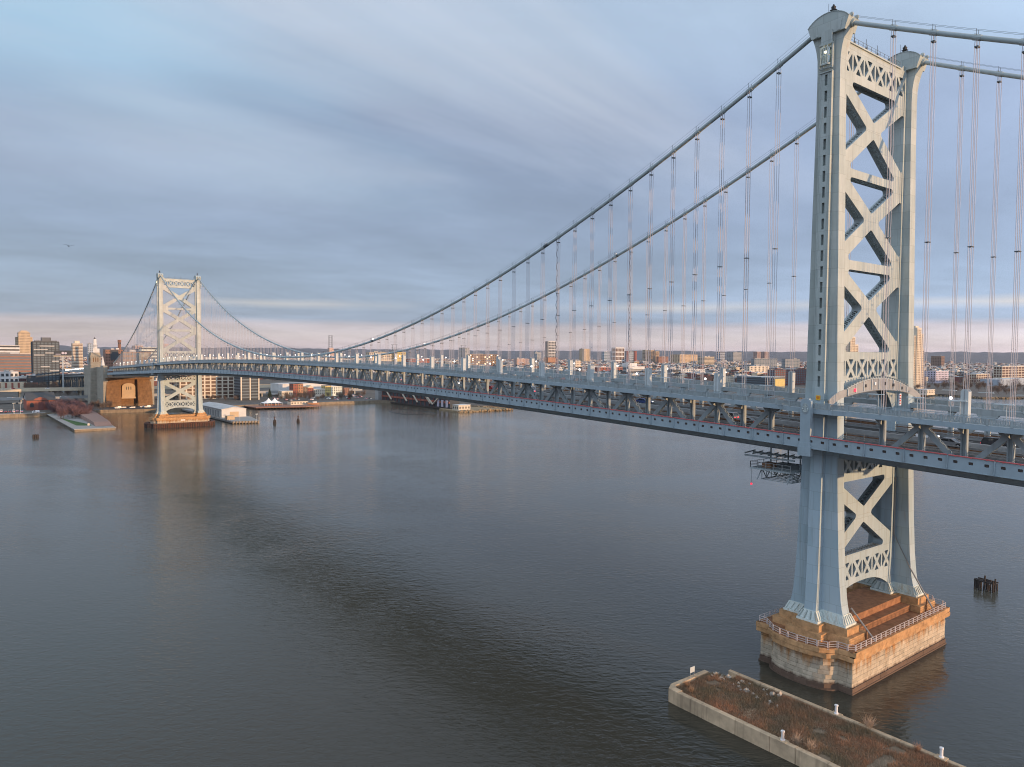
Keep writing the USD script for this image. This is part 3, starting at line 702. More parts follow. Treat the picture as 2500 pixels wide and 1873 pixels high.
    m.build("coping_rail", "steel_dark", cp)
    for y in (7.2, 3.0, -1.3): MB().tube([(-.6, y, 113.3), (-.6, y, 115.6)], .05, 5).tube([(-.6, y, 114.6), (-.3, y - 1.0, 115.2)], .03, 4).bx(-.75, -.45, y - .15, y + .15, 113.3, 114.1).build("aerial", "steel_dark", cp)
    return t

MAT["pane"] = usdkit.material(stage, "/World/Looks/pane", {"t": ("transparent_bsdf", {"color": (0.85, 0.9, 0.9)}), "g": ("glossy_bsdf", {"roughness": 0.05, "color": (0.9, 0.9, 0.9)}), "f": ("fresnel", {"IOR": 1.5}), "m": ("mix_closure", {})},
                              [("f.fac", "m.fac"), ("t.BSDF", "m.closure1"), ("g.BSDF", "m.closure2")], surface="m.closure")
near_tower = tower(0.0, "tall pale steel bridge tower standing on the rust-stained stone pier at the right", "bridge_tower", True)
far_tower = tower(S_, "distant twin of the bridge tower, on the pier near the far city bank", "bridge_tower", False)

# deck-level extras at the near tower
m = MB().bx(-.42, .42, YC + 2.02, YC + 2.06, 49.35, 50.2)
ys = m.build("warning_sign", "sign_yellow", near_tower)
m = MB()
for z, w in ((49.95, .28), (49.78, .32), (49.6, .24)): m.bx(-w, w, YC + 2.06, YC + 2.075, z - .045, z + .045)
m.build("sign_lettering", "sign_red", ys)

# ------------------------------------------------------------------ main cables with their bands, ropes and suspenders
sus_x = np.concatenate([near_pts, main_pts, far_pts])
for s, lab in ((1, "nearer thick main cable with its suspender ropes, sagging between the two towers"), (-1, "farther thick main cable with its suspender ropes, behind the nearer one")):
    yc = YC * s
    cb = thing("main_cable", lab, "bridge cable")
    for a, b in ((-56, 0), (0, S_), (S_, 742)):
        n = int((b - a) / 6.0) + 1
        xs = np.linspace(a, b, n)
        MB().tube([(x, yc, float(cable_z(x))) for x in xs], .40, 12).build("cable", "cable_paint", cb, smooth=True)
        for dy in (-.42, .42):
            xs2 = np.linspace(a + (3.5 if a >= 0 else 0), b - (3.5 if b < 600 else 0), n)
            MB().tube([(x, yc + dy, float(cable_z(x)) + 1.15) for x in xs2], .022, 4).build("hand_rope", "steel_dark", cb)
    for i, x in enumerate(np.sort(np.concatenate([sus_x, [-48.0, -54.0]]))):
        z = float(cable_z(x)); zb = float(R(x)) - 1.1
        sl = (float(cable_z(x + .5)) - float(cable_z(x - .5)))
        d = np.array([1, 0, sl]) / math.hypot(1, sl); c = np.array([x, yc, z])
        m = MB().tube([c - d * .62, c - d * .58, c + d * .58, c + d * .62], [.42, .465, .465, .42], 12)
        m.beam(c - d * .5 + (0, 0, .47), c + d * .5 + (0, 0, .47), .18, .12)
        m.build("cable_band", "cable_paint", cb)
        if x < 300:
            m = MB()
            for dy in (-.42, .42): m.bx(x - .03, x + .03, yc + dy - .03, yc + dy + .03, z + .3, z + 1.25)
            m.build("rope_stanchion", "steel_dark", cb)
        if z - zb < 1.0: continue
        m = MB()
        for dx in (-.23, .23):
            for dy in (-.36, .36):
                m.tube([(x + dx * .7, yc + dy * .8, z), (x + dx, yc + dy, max(z - 1.4, zb)), (x + dx, yc + dy, zb - .4)], .044, 5, cap=False)
        sp = m.build("suspender", "rope", cb)
        if z - zb > 4:
            MB().bx(x - .27, x + .27, yc - .40, yc + .40, z - 1.5, z - 1.3).build("rope_socket", "steel_dark", sp)
        if z - zb > 16:
            zz = zb + (z - zb) * .46
            MB().bx(x - .33, x + .33, yc - .43, yc + .43, zz - .06, zz + .06).build("rope_spacer", "steel_dark", sp)
    x = main_pts[10]; z, zb = float(cable_z(x)), float(R(x))
    t = np.linspace(0, 1, 140)
    MB().tube(np.column_stack([x + .05 + .20 * np.cos(t * 2 * np.pi * 11), yc + .36 + .20 * np.sin(t * 2 * np.pi * 11), z - .6 - (z - zb) * t]), .055, 5).build("spiral_cable", "black_cable", cb)
    for x in ((78.0, 178.0) if s > 0 else (79.0, 186.0)):
        z = float(cable_z(x)); sl = float(cable_z(x + .5) - cable_z(x - .5)); d = np.array([1, 0, sl]) / math.hypot(1, sl); c = np.array([x, yc, z])
        MB().tube([c - d * 1.1, c + d * 1.1], .43, 10).build("cable_wrap", "steel_dark", cb)
        m = MB().cone((x, yc, z + .35), .28, .28, .5, 8); m.build("cable_light", "globe_lamp" if x > 100 else "paint_white", cb)

# sleeves round the feet of every third pair of suspenders
sl_pts = [(i, x) for i, x in enumerate(main_pts) if i % 3 == 2] + [(-3, near_pts[2]), (-6, near_pts[5])] + [(90 + i, x) for i, x in enumerate(far_pts[:27]) if i % 3 == 2]
proto = {}
def place(key, maker, label, loc, rotz=0.0, group=None, scale=None):
    if key not in proto:
        proto[key] = maker(); p = stage.GetPrimAtPath(proto[key]); x = UsdGeom.Xformable(p)
        x.AddTranslateOp().Set(Gf.Vec3d(*[float(a) for a in loc])); x.AddRotateZOp().Set(float(rotz))
        if scale is not None: x.AddScaleOp().Set(Gf.Vec3f(*scale))
        tag(p, label, group=group); return proto[key]
    if scale is None: scale = (1, 1, 1)
    return copy_of(proto[key], label, loc, rotz, group, scale)
def mk_sleeve():
    t = thing("suspender_sleeve", "", "sleeve")
    sh = Polygon([(-.55, 0), (.55, 0), (.55, 4.7), (.3, 5.05), (-.3, 5.05), (-.55, 4.7)])
    MB().poly(sh, -.55, -.5, "xzy").poly(sh, .5, .55, "xzy").bx(-.55, -.5, -.5, .5, 0, 4.7).bx(.5, .55, -.5, .5, 0, 4.7).build("casing", "sleeve", t)
    MB().bx(-.06, .06, .55, .60, .1, 4.9).bx(-.06, .06, -.6, -.55, .1, 4.9).build("cover_strip", "guard_rail", t)
    return t
def mk_globe():
    t = thing("globe_lamp", "", "lamp post")
    MB().cone((0, 0, 0), .14, .09, .5, 8).tube([(0, 0, .4), (0, 0, 3.5)], .06, 6).build("post", "sleeve", t)
    MB().sphere((0, 0, 3.72), .25, 1, (1, 1, 1)).build("globe", "globe_lamp", t)
    return t
def mk_tlamp():
    t = thing("walkway_lamp", "", "lamp post")
    MB().tube([(-.35, 0, 0), (-.35, 0, 3.2)], .06, 6).build("post", "sleeve", t)
    MB().loft([[(-1.35, -.2, 3.2), (1.35, -.2, 3.2), (1.35, .2, 3.2), (-1.35, .2, 3.2)], [(-1.2, -.15, 3.32), (1.2, -.15, 3.32), (1.2, .15, 3.32), (-1.2, .15, 3.32)]]).build("lamp_board", "sleeve", t)
    return t
for s in (1, -1):
    side = "nearer" if s > 0 else "farther"
    for i, x in sl_pts:
        z = float(R(x))
        sw = place("sleeve", mk_sleeve, f"pale boxy sleeve round the suspender feet along the {side} walkway", (x, YC * s, z - 1.2), 0, f"suspender sleeves on the {side} walkway")
        place("globe", mk_globe, f"lit round globe lamp on a slim post along the {side} walkway", (x + 1.1, 16.2 * s, z - 1.2), 0, f"globe lamps on the {side} walkway")
    for i, x in enumerate(np.concatenate([near_pts, main_pts])):
        if (i % 3 == 2 and x > 0) or x > 330: continue
        place("tlamp", mk_tlamp, f"flat pale lamp board on a thin post along the {side} walkway", (x + .8, 14.45 * s, float(R(x)) - 1.2), 0, f"flat lamps on the {side} walkway")

# arched gantry with lane signals across the road at the near tower
gt = thing("signal_gantry", "arched pale gantry with lane signals and lamps between the near tower's legs", "gantry")
XG = -3.0
def zo_(y): return 53.0 - .0134 * y * y
def zi_(y): return 51.0 - .0060 * y * y
ys = np.linspace(11.4, -11.4, 9)
for a, b in zip(ys[:-1], ys[1:]):
    yy = np.linspace(a, b, 5)
    MB().poly(Polygon([(y, zo_(y)) for y in yy] + [(y, zi_(y)) for y in yy[::-1]]), XG - .18, XG + .18, "yzx").build("arch_panel", "guard_rail", gt)
for y in ys: MB().beam((XG - .24, y, zi_(y) - .12), (XG - .24, y, zo_(y) + .08), .16, .22, up=(0, 1, 0)).build("arch_rib", "sleeve", gt)
MB().tube([(XG - .1, y, zo_(y) + .12) for y in np.linspace(11.6, -11.6, 25)], .10, 6).build("top_pipe", "sleeve", gt)
MB().tube([(XG - .25, y, zi_(y) - .05) for y in np.linspace(11.6, -11.6, 25)], .12, 6).build("bottom_flange", "guard_rail", gt)
for y in np.linspace(11.3, -11.3, 24):
    MB().cone((XG - .15, y, zo_(y) + .2), .13, .24, .32, 7).build("flood_lamp", "steel", gt)
for y, mt in ((9.0, "red_lamp"), (5.2, "black"), (1.6, "paint_white"), (-2.3, "black"), (-5.6, "black"), (-9.0, "black")):
    MB().bx(XG - .35, XG - .2, y - .28, y + .28, zo_(y) - 1.1, zo_(y) - .55).build("lane_signal", mt, gt)
for sg in (1, -1):
    m = MB(); yy = np.linspace(11.4, 17.6, 9)
    m.loft([[(XG - .1, sg * y, 50.0 - .075 * (y - 11.4) ** 1.8), (XG + .1, sg * y, 50.0 - .075 * (y - 11.4) ** 1.8), (XG + .1, sg * y, 51.3 - .055 * (y - 11.4) ** 1.9), (XG - .1, sg * y, 51.3 - .055 * (y - 11.4) ** 1.9)] for y in yy])
    m.build("curved_shield", "guard_rail", gt)
MB().bx(XG - .3, XG - .24, -8.9, -7.9, 47.7, 50.0).build("hanging_sign", "paint_white", gt)
m = MB()
for k in range(4): m.bx(XG - .33, XG - .3, -8.7, -8.1, 48.0 + k * .5, 48.25 + k * .5)
m.build("sign_lettering", "sign_red", gt)

# maintenance platform slung under the deck beside the near tower
mp = thing("maintenance_platform", "dark lattice maintenance platform slung under the deck left of the tower leg", "platform")
X0, X1, Y0, Y1, ZF = 4.2, 12.6, 6.0, 17.0, 35.9
m = MB()
for x in np.linspace(X0, X1, 4): m.bx(x - .12, x + .12, Y0, Y1, ZF - .25, ZF)
for y in np.linspace(Y0, Y1, 6): m.bx(X0, X1, y - .12, y + .12, ZF - .25, ZF)
m.bx(X0, X1, Y0, Y1, ZF, ZF + .04); m.build("floor_grid", "steel", mp)
m = MB()
pts = [(X0, Y1), (X1, Y1), (X1, Y0)]
for (xa, ya), (xb, yb) in zip(pts[:-1], pts[1:]):
    for z in (.55, 1.15): m.tube([(xa, ya, ZF + z), (xb, yb, ZF + z)], .045, 4)
    for k in range(6):
        t = k / 5; m.bx(xa + (xb - xa) * t - .05, xa + (xb - xa) * t + .05, ya + (yb - ya) * t - .05, ya + (yb - ya) * t + .05, ZF, ZF + 1.2)
m.build("platform_rail", "guard_rail", mp)
m = MB(); zl = ZF - 2.2
for x in (X0 + .6, X1 - 1.5):
    for k in range(7):
        ya, yb = Y0 + (Y1 - Y0) * k / 7, Y0 + (Y1 - Y0) * (k + 1) / 7
        m.beam((x, ya, zl if k % 2 else ZF - .2), (x, yb, ZF - .2 if k % 2 else zl), .14, .14)
        m.beam((x, ya, zl), (x, ya, ZF - .2), .10, .10, up=(1, 0, 0))
    m.beam((x, Y0, zl), (x, Y1 - 1.4, zl), .16, .16)
for k in range(8):
    y = Y0 + (Y1 - Y0) * k / 8; m.beam((X0 + .6, y, zl), (X1 - 1.5, y, zl), .12, .12); m.beam((X0 + .6, y, zl), (X1 - 1.5, y, ZF - .2), .10, .10)
m.build("lattice_truss", "steel", mp)
m = MB()
for x in (X0 + .8, X1 - 1.4):
    for y in (Y0 + .4, 12.4): m.beam((x, y, ZF), (x, y, 39.6), .22, .22, up=(1, 0, 0))
m.bx(X0 + .2, X1 + 2.4, 12.3, 12.7, 38.0, 38.35).bx(X0 + .2, X1 + 2.4, 15.2, 15.5, 37.7, 38.0)
for x in np.linspace(X0 + .5, X1 + 2.2, 7): m.tube([(x, 12.2, 38.55), (x, 15.6, 38.3)], .13, 6)
m.build("hanger_frame", "steel", mp)
m = MB().bx(X1 - 3.4, X1 - 1.6, 13.6, 15.6, ZF + .04, ZF + .95); m.build("equipment_crate", "rust_rail", mp)
MB().tube([(X1 - .3, Y1, ZF), (X1 - .3, Y1, ZF - 3.1)], .035, 4).build("mast", "steel_dark", mp)
MB().sphere((X1 - .3, Y1, ZF - 3.2), .22, 1).build("warning_light", "red_lamp", mp)

# ------------------------------------------------------------------ cars
principled("tyre", (0.02, 0.02, 0.02), 0.8); principled("hub", (0.45, 0.45, 0.46), 0.35, metallic=0.6)
principled("glass_dark", (0.015, 0.018, 0.02), 0.12, spec=0.6); principled("tail_lamp", (0.6, 0.02, 0.02), 0.3, emit=(1.0, 0.04, 0.06), estr=1.6); principled("head_lamp", (0.9, 0.9, 0.9), 0.2, emit=(1.0, 0.97, 0.9), estr=2.5)
for nm, c in (("white", (0.72, 0.72, 0.72)), ("black", (0.025, 0.026, 0.03)), ("grey", (0.16, 0.165, 0.17)), ("silver", (0.45, 0.46, 0.47)), ("red", (0.35, 0.03, 0.03)), ("blue", (0.03, 0.05, 0.14))):
    principled("car_" + nm, c, 0.28, spec=0.6, var=0.02)
PROF = {"saloon": ([(-2.25, .30), (-2.3, .62), (-2.2, .92), (-1.55, 1.0), (2.15, .82), (2.28, .55), (2.2, .30)], [(-1.75, .98), (-1.05, 1.40), (.25, 1.42), (1.05, .90)]),
        "suv": ([(-2.3, .36), (-2.35, .75), (-2.3, 1.08), (2.15, 1.0), (2.32, .72), (2.28, .36)], [(-2.25, 1.06), (-1.95, 1.68), (.55, 1.70), (1.3, 1.02)]),
        "van": ([(-2.7, .36), (-2.75, 1.1), (2.3, 1.1), (2.65, .8), (2.6, .36)], [(-2.7, 1.08), (-2.65, 2.2), (1.35, 2.2), (2.1, 1.1)])}
def mk_car(kind, col):
    def f():
        t = thing("car" if kind != "van" else "van", "", "car" if kind != "van" else "van")
        lo, hi = PROF[kind]; w = .9
        body = Polygon(lo)
        for cx in (-1.4, 1.4): body = body.difference(shapely.Point(cx, .32).buffer(.40, 5))
        MB().poly(body, -w, w, "xzy").build("body", "car_" + col, t)
        m = MB(); k = .16
        m.loft([[(x, -w + .02, z) for x, z in hi], [(x, -w + .02 + k, z) for x, z in hi]][:1] + [[(x, w - .02, z) for x, z in hi]], cap=False)
        MB().poly(Polygon(hi), -w + .08, w - .08, "xzy").build("cabin_glass", "glass_dark", t)
        rx0, rx1, zt = hi[1][0], hi[2][0], hi[1][1]
        m = MB().bx(rx0 - .05, rx1 + .05, -w + .06, w - .06, zt - .03, zt + .05)
        for sy in (1, -1):
            for (xa, za), (xb, zb) in ((hi[0], hi[1]), (hi[2], hi[3]), ((0.0, hi[0][1]), (-.05, zt))):
                m.beam((xa, sy * (w - .08), za), (xb, sy * (w - .08), zb), .10, .12, up=(0, 1, 0))
        if kind == "van": m.poly(Polygon([hi[0], hi[1], (.2, hi[1][1]), (.3, hi[0][1])]), -w + .06, w - .06, "xzy")
        m.build("roof", "car_" + col, t)
        for cx in (-1.4, 1.4):
            for sy in (1, -1):
                wp = MB().tube([(cx, sy * (w - .22), .32), (cx, sy * (w - .01), .32)], .32, 10).build("wheel", "tyre", t)
                MB().tube([(cx, sy * (w - .02), .32), (cx, sy * (w + .005), .32)], .19, 8).build("rim", "hub", wp)
        for sy in (1, -1):
            MB().bx(lo[1][0] - .06, lo[1][0] + .1, sy * .62 - .2, sy * .62 + .2, .62, .82).build("tail_light", "tail_lamp", t)
            MB().bx(lo[-2][0] - .16, lo[-2][0] + .02, sy * .62 - .2, sy * .62 + .2, .58, .74).build("headlight", "head_lamp", t)
        return t
    return f
def car(kind, col, label, x, y, z, rot=0, tilt=None):
    return place(f"car_{kind}_{col}", mk_car(kind, col), label, (x, y, z), rot)
def bridge_car(kind, col, label, x, y, west):
    return car(kind, col, label, x, y, float(R(x)) - 6.79, 0 if west else 180)
bridge_car("saloon", "white", "white saloon car on the bridge road just right of the tower leg", -9.5, -4.6, False)
bridge_car("suv", "black", "black car on the bridge road seen between the truss posts right of the tower", -21.5, -4.6, False)
bridge_car("saloon", "grey", "dark grey car with lit headlight on the bridge road right of the tower", -16.5, 1.6 + .0, False)
bridge_car("saloon", "white", "white car partly cut by the right edge, on the bridge road", -31.5, 7.7, True)
bridge_car("suv", "grey", "grey off-road car with red tail lights left of the tower leg", 27.0, 4.6, True)
bridge_car("saloon", "black", "dark car with red tail light close behind the tower leg, on the bridge road", 20.0, 7.7, True)
bridge_car("saloon", "blue", "dark blue car on the bridge road under the second pale sleeve", 62.0, -7.7, False)
bridge_car("saloon", "red", "red car on the bridge road behind the truss in mid-span", 119.0, 1.5, True)
bridge_car("van", "white", "white van on the bridge road behind the truss", 104.0, -1.5, True)
bridge_car("saloon", "silver", "silver car on the bridge road left of the white van", 150.0, -4.6, False)
bridge_car("suv", "white", "white off-road car far along the bridge road", 176.0, 4.6, True)

# ------------------------------------------------------------------ the stone pier under the near tower
def pier_outline(hx, hy, nose, nx):
    """half length hx along the bridge, hy across; a rounded nose of width 2 nx on both ends"""
    p = []
    for s in (1, -1):
        seq = [(nx * math.cos(a), hy + nose * math.sin(a) ** .9) for a in np.linspace(0, math.pi, 17)]
        ring = [(hx, hy)] + seq + [(-hx, hy)]
        p += [(s * x, s * y) for x, y in ring]
    return Polygon(p)
def wall_stones(outline, z0, z1, courses, length, thick, mat, parent, name, joint=.03, visible=None, limit=300, seed=1, jag=.05):
    """separate blocks along an outline, one course over the other"""
    rg = np.random.default_rng(seed)
    line = outline.exterior; per = line.length; cnt = 0; rest = MB(); corners = corner_set(line)
    for c in range(courses):
        za, zb = z0 + (z1 - z0) * c / courses, z0 + (z1 - z0) * (c + 1) / courses
        d = -rg.random() * length
        cs = sorted({0.0, per} | {line.project(shapely.Point(q)) for q in line.coords})
        d = 0.0; cuts = [0.0]
        while d < per:
            L = length * rg.uniform(.75, 1.25)
            nxt = [q for q in cs if d + .02 < q < d + L * 1.35]
            sharp = [q for q in nxt if q in corners]
            d = sharp[0] if sharp else d + L
            cuts.append(min(d, per))
        for a, b in zip(cuts[:-1], cuts[1:]):
            if b - a < .08: continue
            a2, b2 = a + joint / 2, b - joint / 2
            p, q = np.array(line.interpolate(a2).coords[0]), np.array(line.interpolate(b2).coords[0])
            t = (q - p) / np.linalg.norm(q - p); n = np.array([t[1], -t[0]]) * (1 if line.is_ccw else -1)
            mid = (p + q) / 2
            o = rg.uniform(0, jag); h = joint / 2
            P = [p + n * o, q + n * o, q - n * thick, p - n * thick]
            m = MB(); ch = .04
            ring = lambda z, e: [(P[0][0] - n[0] * e + t[0] * e, P[0][1] - n[1] * e + t[1] * e, z), (P[1][0] - n[0] * e - t[0] * e, P[1][1] - n[1] * e - t[1] * e, z), (*P[2], z), (*P[3], z)]
            m.loft([ring(za + h, ch), ring(za + h + ch, 0), ring(zb - h - ch, 0), ring(zb - h, ch)])
            fix_winding(m)
            if visible is None or visible(mid):
                m.build(name, mat, parent); cnt += 1
            else: rest.add(*m.arr())
    if rest.v: rest.build(name + "_far_side", mat, parent, kind="stuff")
    return cnt
def corner_set(line):
    c = np.array(line.coords)[:-1]; out = set()
    for i in range(len(c)):
        u, v = c[i] - c[i - 1], c[(i + 1) % len(c)] - c[i]
        if abs(math.atan2(u[0] * v[1] - u[1] * v[0], u @ v)) > .5: out.add(line.project(shapely.Point(c[i])))
    return out
def fix_winding(m):
    v, f = m.arr(); t = trimesh.Trimesh(v, f, process=False)
    if t.volume < 0: m.f = [x[:, ::-1] for x in m.f]
def slab(outline, z0, z1):
    return MB().poly(outline, z0, z1, "xyz")

def near_pier():
    p = thing("tower_pier", "rust-stained granite pier with a rounded nose, under the near bridge tower", "bridge pier")
    base = pier_outline(8.75, 18.2, 2.9, 6.3)
    slab(base.buffer(-.5), -3, 5.7).build("pier_core", "pier_stone", p)
    vis = lambda q: q[0] < -6.2 or q[1] > 17
    slab(base.buffer(.28, join_style=2), -3, .25).build("waterline_plinth", "pier_stone", p)
    wall_stones(base.buffer(.14, join_style=2), .2, 1.05, 1, 2.4, .7, "pier_stone", p, "plinth_stone", visible=vis, seed=2)
    wall_stones(base, 1.05, 5.65, 6, 1.9, .6, "pier_stone", p, "stone", visible=vis, seed=3)
    capo = pier_outline(9.35, 18.9, 2.9, 6.6)
    slab(capo.buffer(-.6), 5.65, 7.35).build("cap_core", "pier_cap", p)
    wall_stones(capo, 5.65, 6.5, 1, 2.6, .8, "pier_cap", p, "cap_stone", visible=vis, seed=4, jag=.03)
    wall_stones(capo.buffer(.06), 6.5, 7.38, 1, 2.9, .8, "pier_cap", p, "cap_stone", visible=vis, seed=5, jag=.03)
    slab(capo.buffer(-.3), 7.30, 7.42).build("pier_floor", "pier_deck", p)
    for s in (1, -1):
        yc = YC * s
        def cross(ex, ey, pw, py):
            return Polygon([(ex, yc - ey), (ex, yc + ey), (pw, yc + ey), (pw, yc + py), (-pw, yc + py), (-pw, yc + ey), (-ex, yc + ey), (-ex, yc - ey), (-pw, yc - ey), (-pw, yc - py), (pw, yc - py), (pw, yc - ey)])
        slab(cross(6.5, 2.35, 2.55, 4.5), 8.65, 9.87).build("pedestal_step", "pier_cap", p)
        slab(cross(7.35, 3.2, 3.4, 5.3), 7.42, 8.65).build("pedestal_step", "pier_cap", p)
    slab(sbox(-3.6, -10.4, 3.6, 10.4), 7.42, 9.85).build("middle_step", "pier_deck", p)
    slab(sbox(-5.5, -10.3, 5.5, 10.3), 7.42, 8.6).build("middle_step", "pier_deck", p)
    # pipe railing round the edge
    line = capo.buffer(-.35).exterior; n = int(line.length / 1.75)
    q = [np.array(line.interpolate(k / n, normalized=True).coords[0]) for k in range(n)]
    for k in range(n):
        a, b = q[k], q[(k + 1) % n]
        if a[0] > 6 and a[1] < 0: continue
        a2, b2 = a + (b - a) * .06, b - (b - a) * .06
        m = MB()
        for z in (.25, .62, 1.05): m.tube([(*a2, 7.42 + z), (*b2, 7.42 + z)], .045, 4)
        for e in (a2, b2): m.bx(e[0] - .045, e[0] + .045, e[1] - .045, e[1] + .045, 7.1, 8.5)
        m.build("railing_panel", "pale_rail", p)
    # stays and conduits on the legs
    for y0, y1 in ((11.1, 11.6), (-12.6, -12.4)):
        m = MB().tube([(-9.1, y0, 7.6), (-4.4, y1, 15.2), (-1.3, y1 + (.5 if y0 < 0 else 0), 21.5), (-1.3, y1 + (.5 if y0 < 0 else 0), 33.0)] if y0 < 0 else [(-9.1, y0, 7.6), (-4.9, y1, 12.4)], .14, 6)
        m.build("conduit", "guard_rail", p)
        MB().bx(-7.6, -7.4, y0 - .12, y0 + .12, 7.42, 9.8).build("conduit_post", "rust_rail", p)
    return p
near_pier()

def far_pier():
    p = thing("tower_pier", "distant stone pier with a dark rusty timber fender round its foot, under the far tower", "bridge pier")
    def at(o): return shapely.affinity.translate(o, S_, 0)
    import shapely.affinity
    slab(at(pier_outline(8.75, 18.2, 2.9, 6.3)), -3, 5.7).build("pier_wall", "pier_stone", p)
    slab(at(pier_outline(9.35, 18.9, 2.9, 6.6)), 5.65, 7.4).build("pier_cap", "pier_cap", p)
    for s in (1, -1):
        for ex, ey, pw, py, z0, z1 in ((6.5, 2.35, 2.55, 4.5, 8.65, 9.87), (7.35, 3.2, 3.4, 5.3, 7.4, 8.65)):
            slab(at(unary_union([sbox(-ex, YC * s - ey, ex, YC * s + ey), sbox(-pw, YC * s - py, pw, YC * s + py)])), z0, z1).build("pedestal_step", "pier_cap", p)
    slab(sbox(S_ - 4.5, -10.4, S_ + 4.5, 10.4), 7.4, 9.0).build("middle_step", "pier_cap", p)
    slab(sbox(S_ - 9.0, -1.4, S_ - 8.7, 1.6), 4.6, 6.1).build("notice_board", "paint_white", p)
    f = thing("timber_fender", "dark rusty fender ring standing in the water round the far pier", "fender")
    o = pier_outline(12.2, 21.3, 3.6, 8.2)
    ring = at(o).difference(at(o.buffer(-2.3)))
    slab(ring, -2, 2.6).build("fender_core", "rusty_iron", f)
    slab(at(o.buffer(.25)).difference(at(o.buffer(-2.5))), 2.6, 3.3).build("fender_cap", "rusty_iron", f)
    line = at(o).exterior; n = 110
    for k in range(n):
        c = line.interpolate(k / n, normalized=True).coords[0]
        if c[0] > S_ + 6: continue
        MB().tube([(*c, -2), (*c, 2.9)], .36, 6).build("fender_pile", "timber" if k % 3 else "rusty_iron", f)
far_pier()

# ------------------------------------------------------------------ the ruined pier in the foreground
import shapely.affinity
principled("dry_soil", (0.19, 0.135, 0.085), 0.95, var=0.4, scale=0.8)
principled("rubble", (0.36, 0.31, 0.25), 0.9, var=0.25, scale=2.0, rnd=0.2)
rp = thing("ruined_pier", "abandoned pier overgrown with brown weeds, its concrete edge cracked, in the foreground", "pier")
PX0, PX1, PY0, PY1, PZ = -64.0, 9.0, 30.7, 45.1, 2.0
def kerb(pts, name, w=.75, z0=-2, z1=PZ + .32, joint=None, seed=0):
    rg = np.random.default_rng(seed)
    ln = LineString(pts); d = 0
    while d < ln.length - .05:
        L = min(rg.uniform(4.0, 6.2), ln.length - d)
        if ln.length - d - L < 1.0: L = ln.length - d
        a, b = np.array(ln.interpolate(d + .03).coords[0]), np.array(ln.interpolate(d + L - .03).coords[0])
        t = (b - a) / np.linalg.norm(b - a); n = np.array([-t[1], t[0]]); o = rg.uniform(-.04, .04); dz = rg.uniform(-.05, .05)
        A, B = a + n * o, b + n * o
        ch = .09
        def ring(z, e): return [(*(A + n * (w - e)), z), (*(A - n * (0 - e)), z), (*(B - n * (0 - e)), z), (*(B + n * (w - e)), z)]
        m = MB().loft([ring(z0, 0), ring(z1 + dz - ch, 0), ring(z1 + dz, ch)]); fix_winding(m)
        m.build(name, "concrete", rp); d += L
kerb([(PX0, PY1), (6.5, PY1)][::-1], "edge_block", .85, seed=1)        # near long side
kerb([(8.2, PY1 - .1), (9.05, PY1 - 1.0), (9.05, 34.6)][::-1], "edge_block", .95, seed=2)
kerb([(6.3, PY1), (8.2, PY1 - .1)][::-1], "edge_block", 1.2, seed=5)
kerb([(6.4, 30.7), (PX0, 30.7)][::-1], "edge_block", .7, seed=3)
slab(Polygon([(PX0, PY0 + .5), (5.6, PY0 + .5), (5.9, 33.3), (8.3, 34.4), (8.3, PY1 - 1.0), (6.6, PY1 - .6), (PX0, PY1 - .6)]), -2, PZ - .25).build("pier_fill", "concrete", rp)
# uneven soil on top
gx, gy = np.linspace(PX0, 8.2, 120), np.linspace(PY0 + .6, PY1 - .7, 30)
G = np.array([[(x, y) for y in gy] for x in gx]).reshape(-1, 2)
hz = PZ - .2 + .55 * (meshkit.fbm(np.column_stack([G * .22, np.zeros(len(G))]), 4, 3) - .38)
for i, (x, y) in enumerate(G):
    if x > 4.0 and y < 34.0 + max(0, 6 - x) * -.8: hz[i] -= .9 * min(1, (x - 4.0) / 1.5)
nx_, ny_ = len(gx), len(gy)
idx = np.arange(nx_ * ny_).reshape(nx_, ny_)
qd = np.stack([idx[:-1, :-1], idx[1:, :-1], idx[1:, 1:], idx[:-1, 1:]], -1).reshape(-1, 4)
MB().add(np.column_stack([G, hz]), qd).build("soil", "dry_soil", rp, smooth=True)
def soil_z(x, y):
    i, j = int(np.clip((x - gx[0]) / (gx[1] - gx[0]), 0, nx_ - 1)), int(np.clip((y - gy[0]) / (gy[1] - gy[0]), 0, ny_ - 1))
    return float(hz[idx[i, j]])
rg = np.random.default_rng(11)
for k in range(44):
    if k < 26: x, y = rg.uniform(5.0, 8.4), rg.uniform(31.4, 35.2)
    else: x, y = rg.uniform(-6, 3), rg.uniform(31.8, 36)
    r = rg.uniform(.15, .48); m = trimesh.creation.icosphere(1, r); v = np.array(m.vertices) * rg.uniform(.6, 1.2, 3) * (1 + .25 * rg.standard_normal((len(m.vertices), 1)))
    MB().add(v + [x, y, soil_z(x, y) + .1], m.faces).build("rubble_stone", "rubble", rp)
# dry weeds
def weed_material(name, c0, c1):
    n = {"oi": ("object_info", {}), "g": ("geometry", {}), "r": ("rgb_ramp", {"ramp": [(0.0, c0), (1.0, c1)]}), "p": ("principled_bsdf", {"roughness": 0.9, "specular_ior_level": 0.1}),
         "n": ("noise_texture", {"scale": .23, "detail": 4.0}), "mr": ("map_range", {"from_min": .36, "from_max": .64, "clamp": True}), "a": ("math", {"math_type": "multiply_add", "value2": .35}), "b": ("math", {"math_type": "multiply", "value2": .65})}
    l = [("g.position", "n.vector"), ("n.fac", "mr.value"), ("mr.result", "b.value1"), ("g.random_per_island", "a.value1"), ("b.value", "a.value3"), ("a.value", "r.fac"), ("r.color", "p.base_color")]
    MAT[name] = usdkit.material(stage, "/World/Looks/" + name, n, l, surface="p.BSDF")
weed_material("weeds", (0.20, 0.155, 0.095), (0.46, 0.215, 0.12))
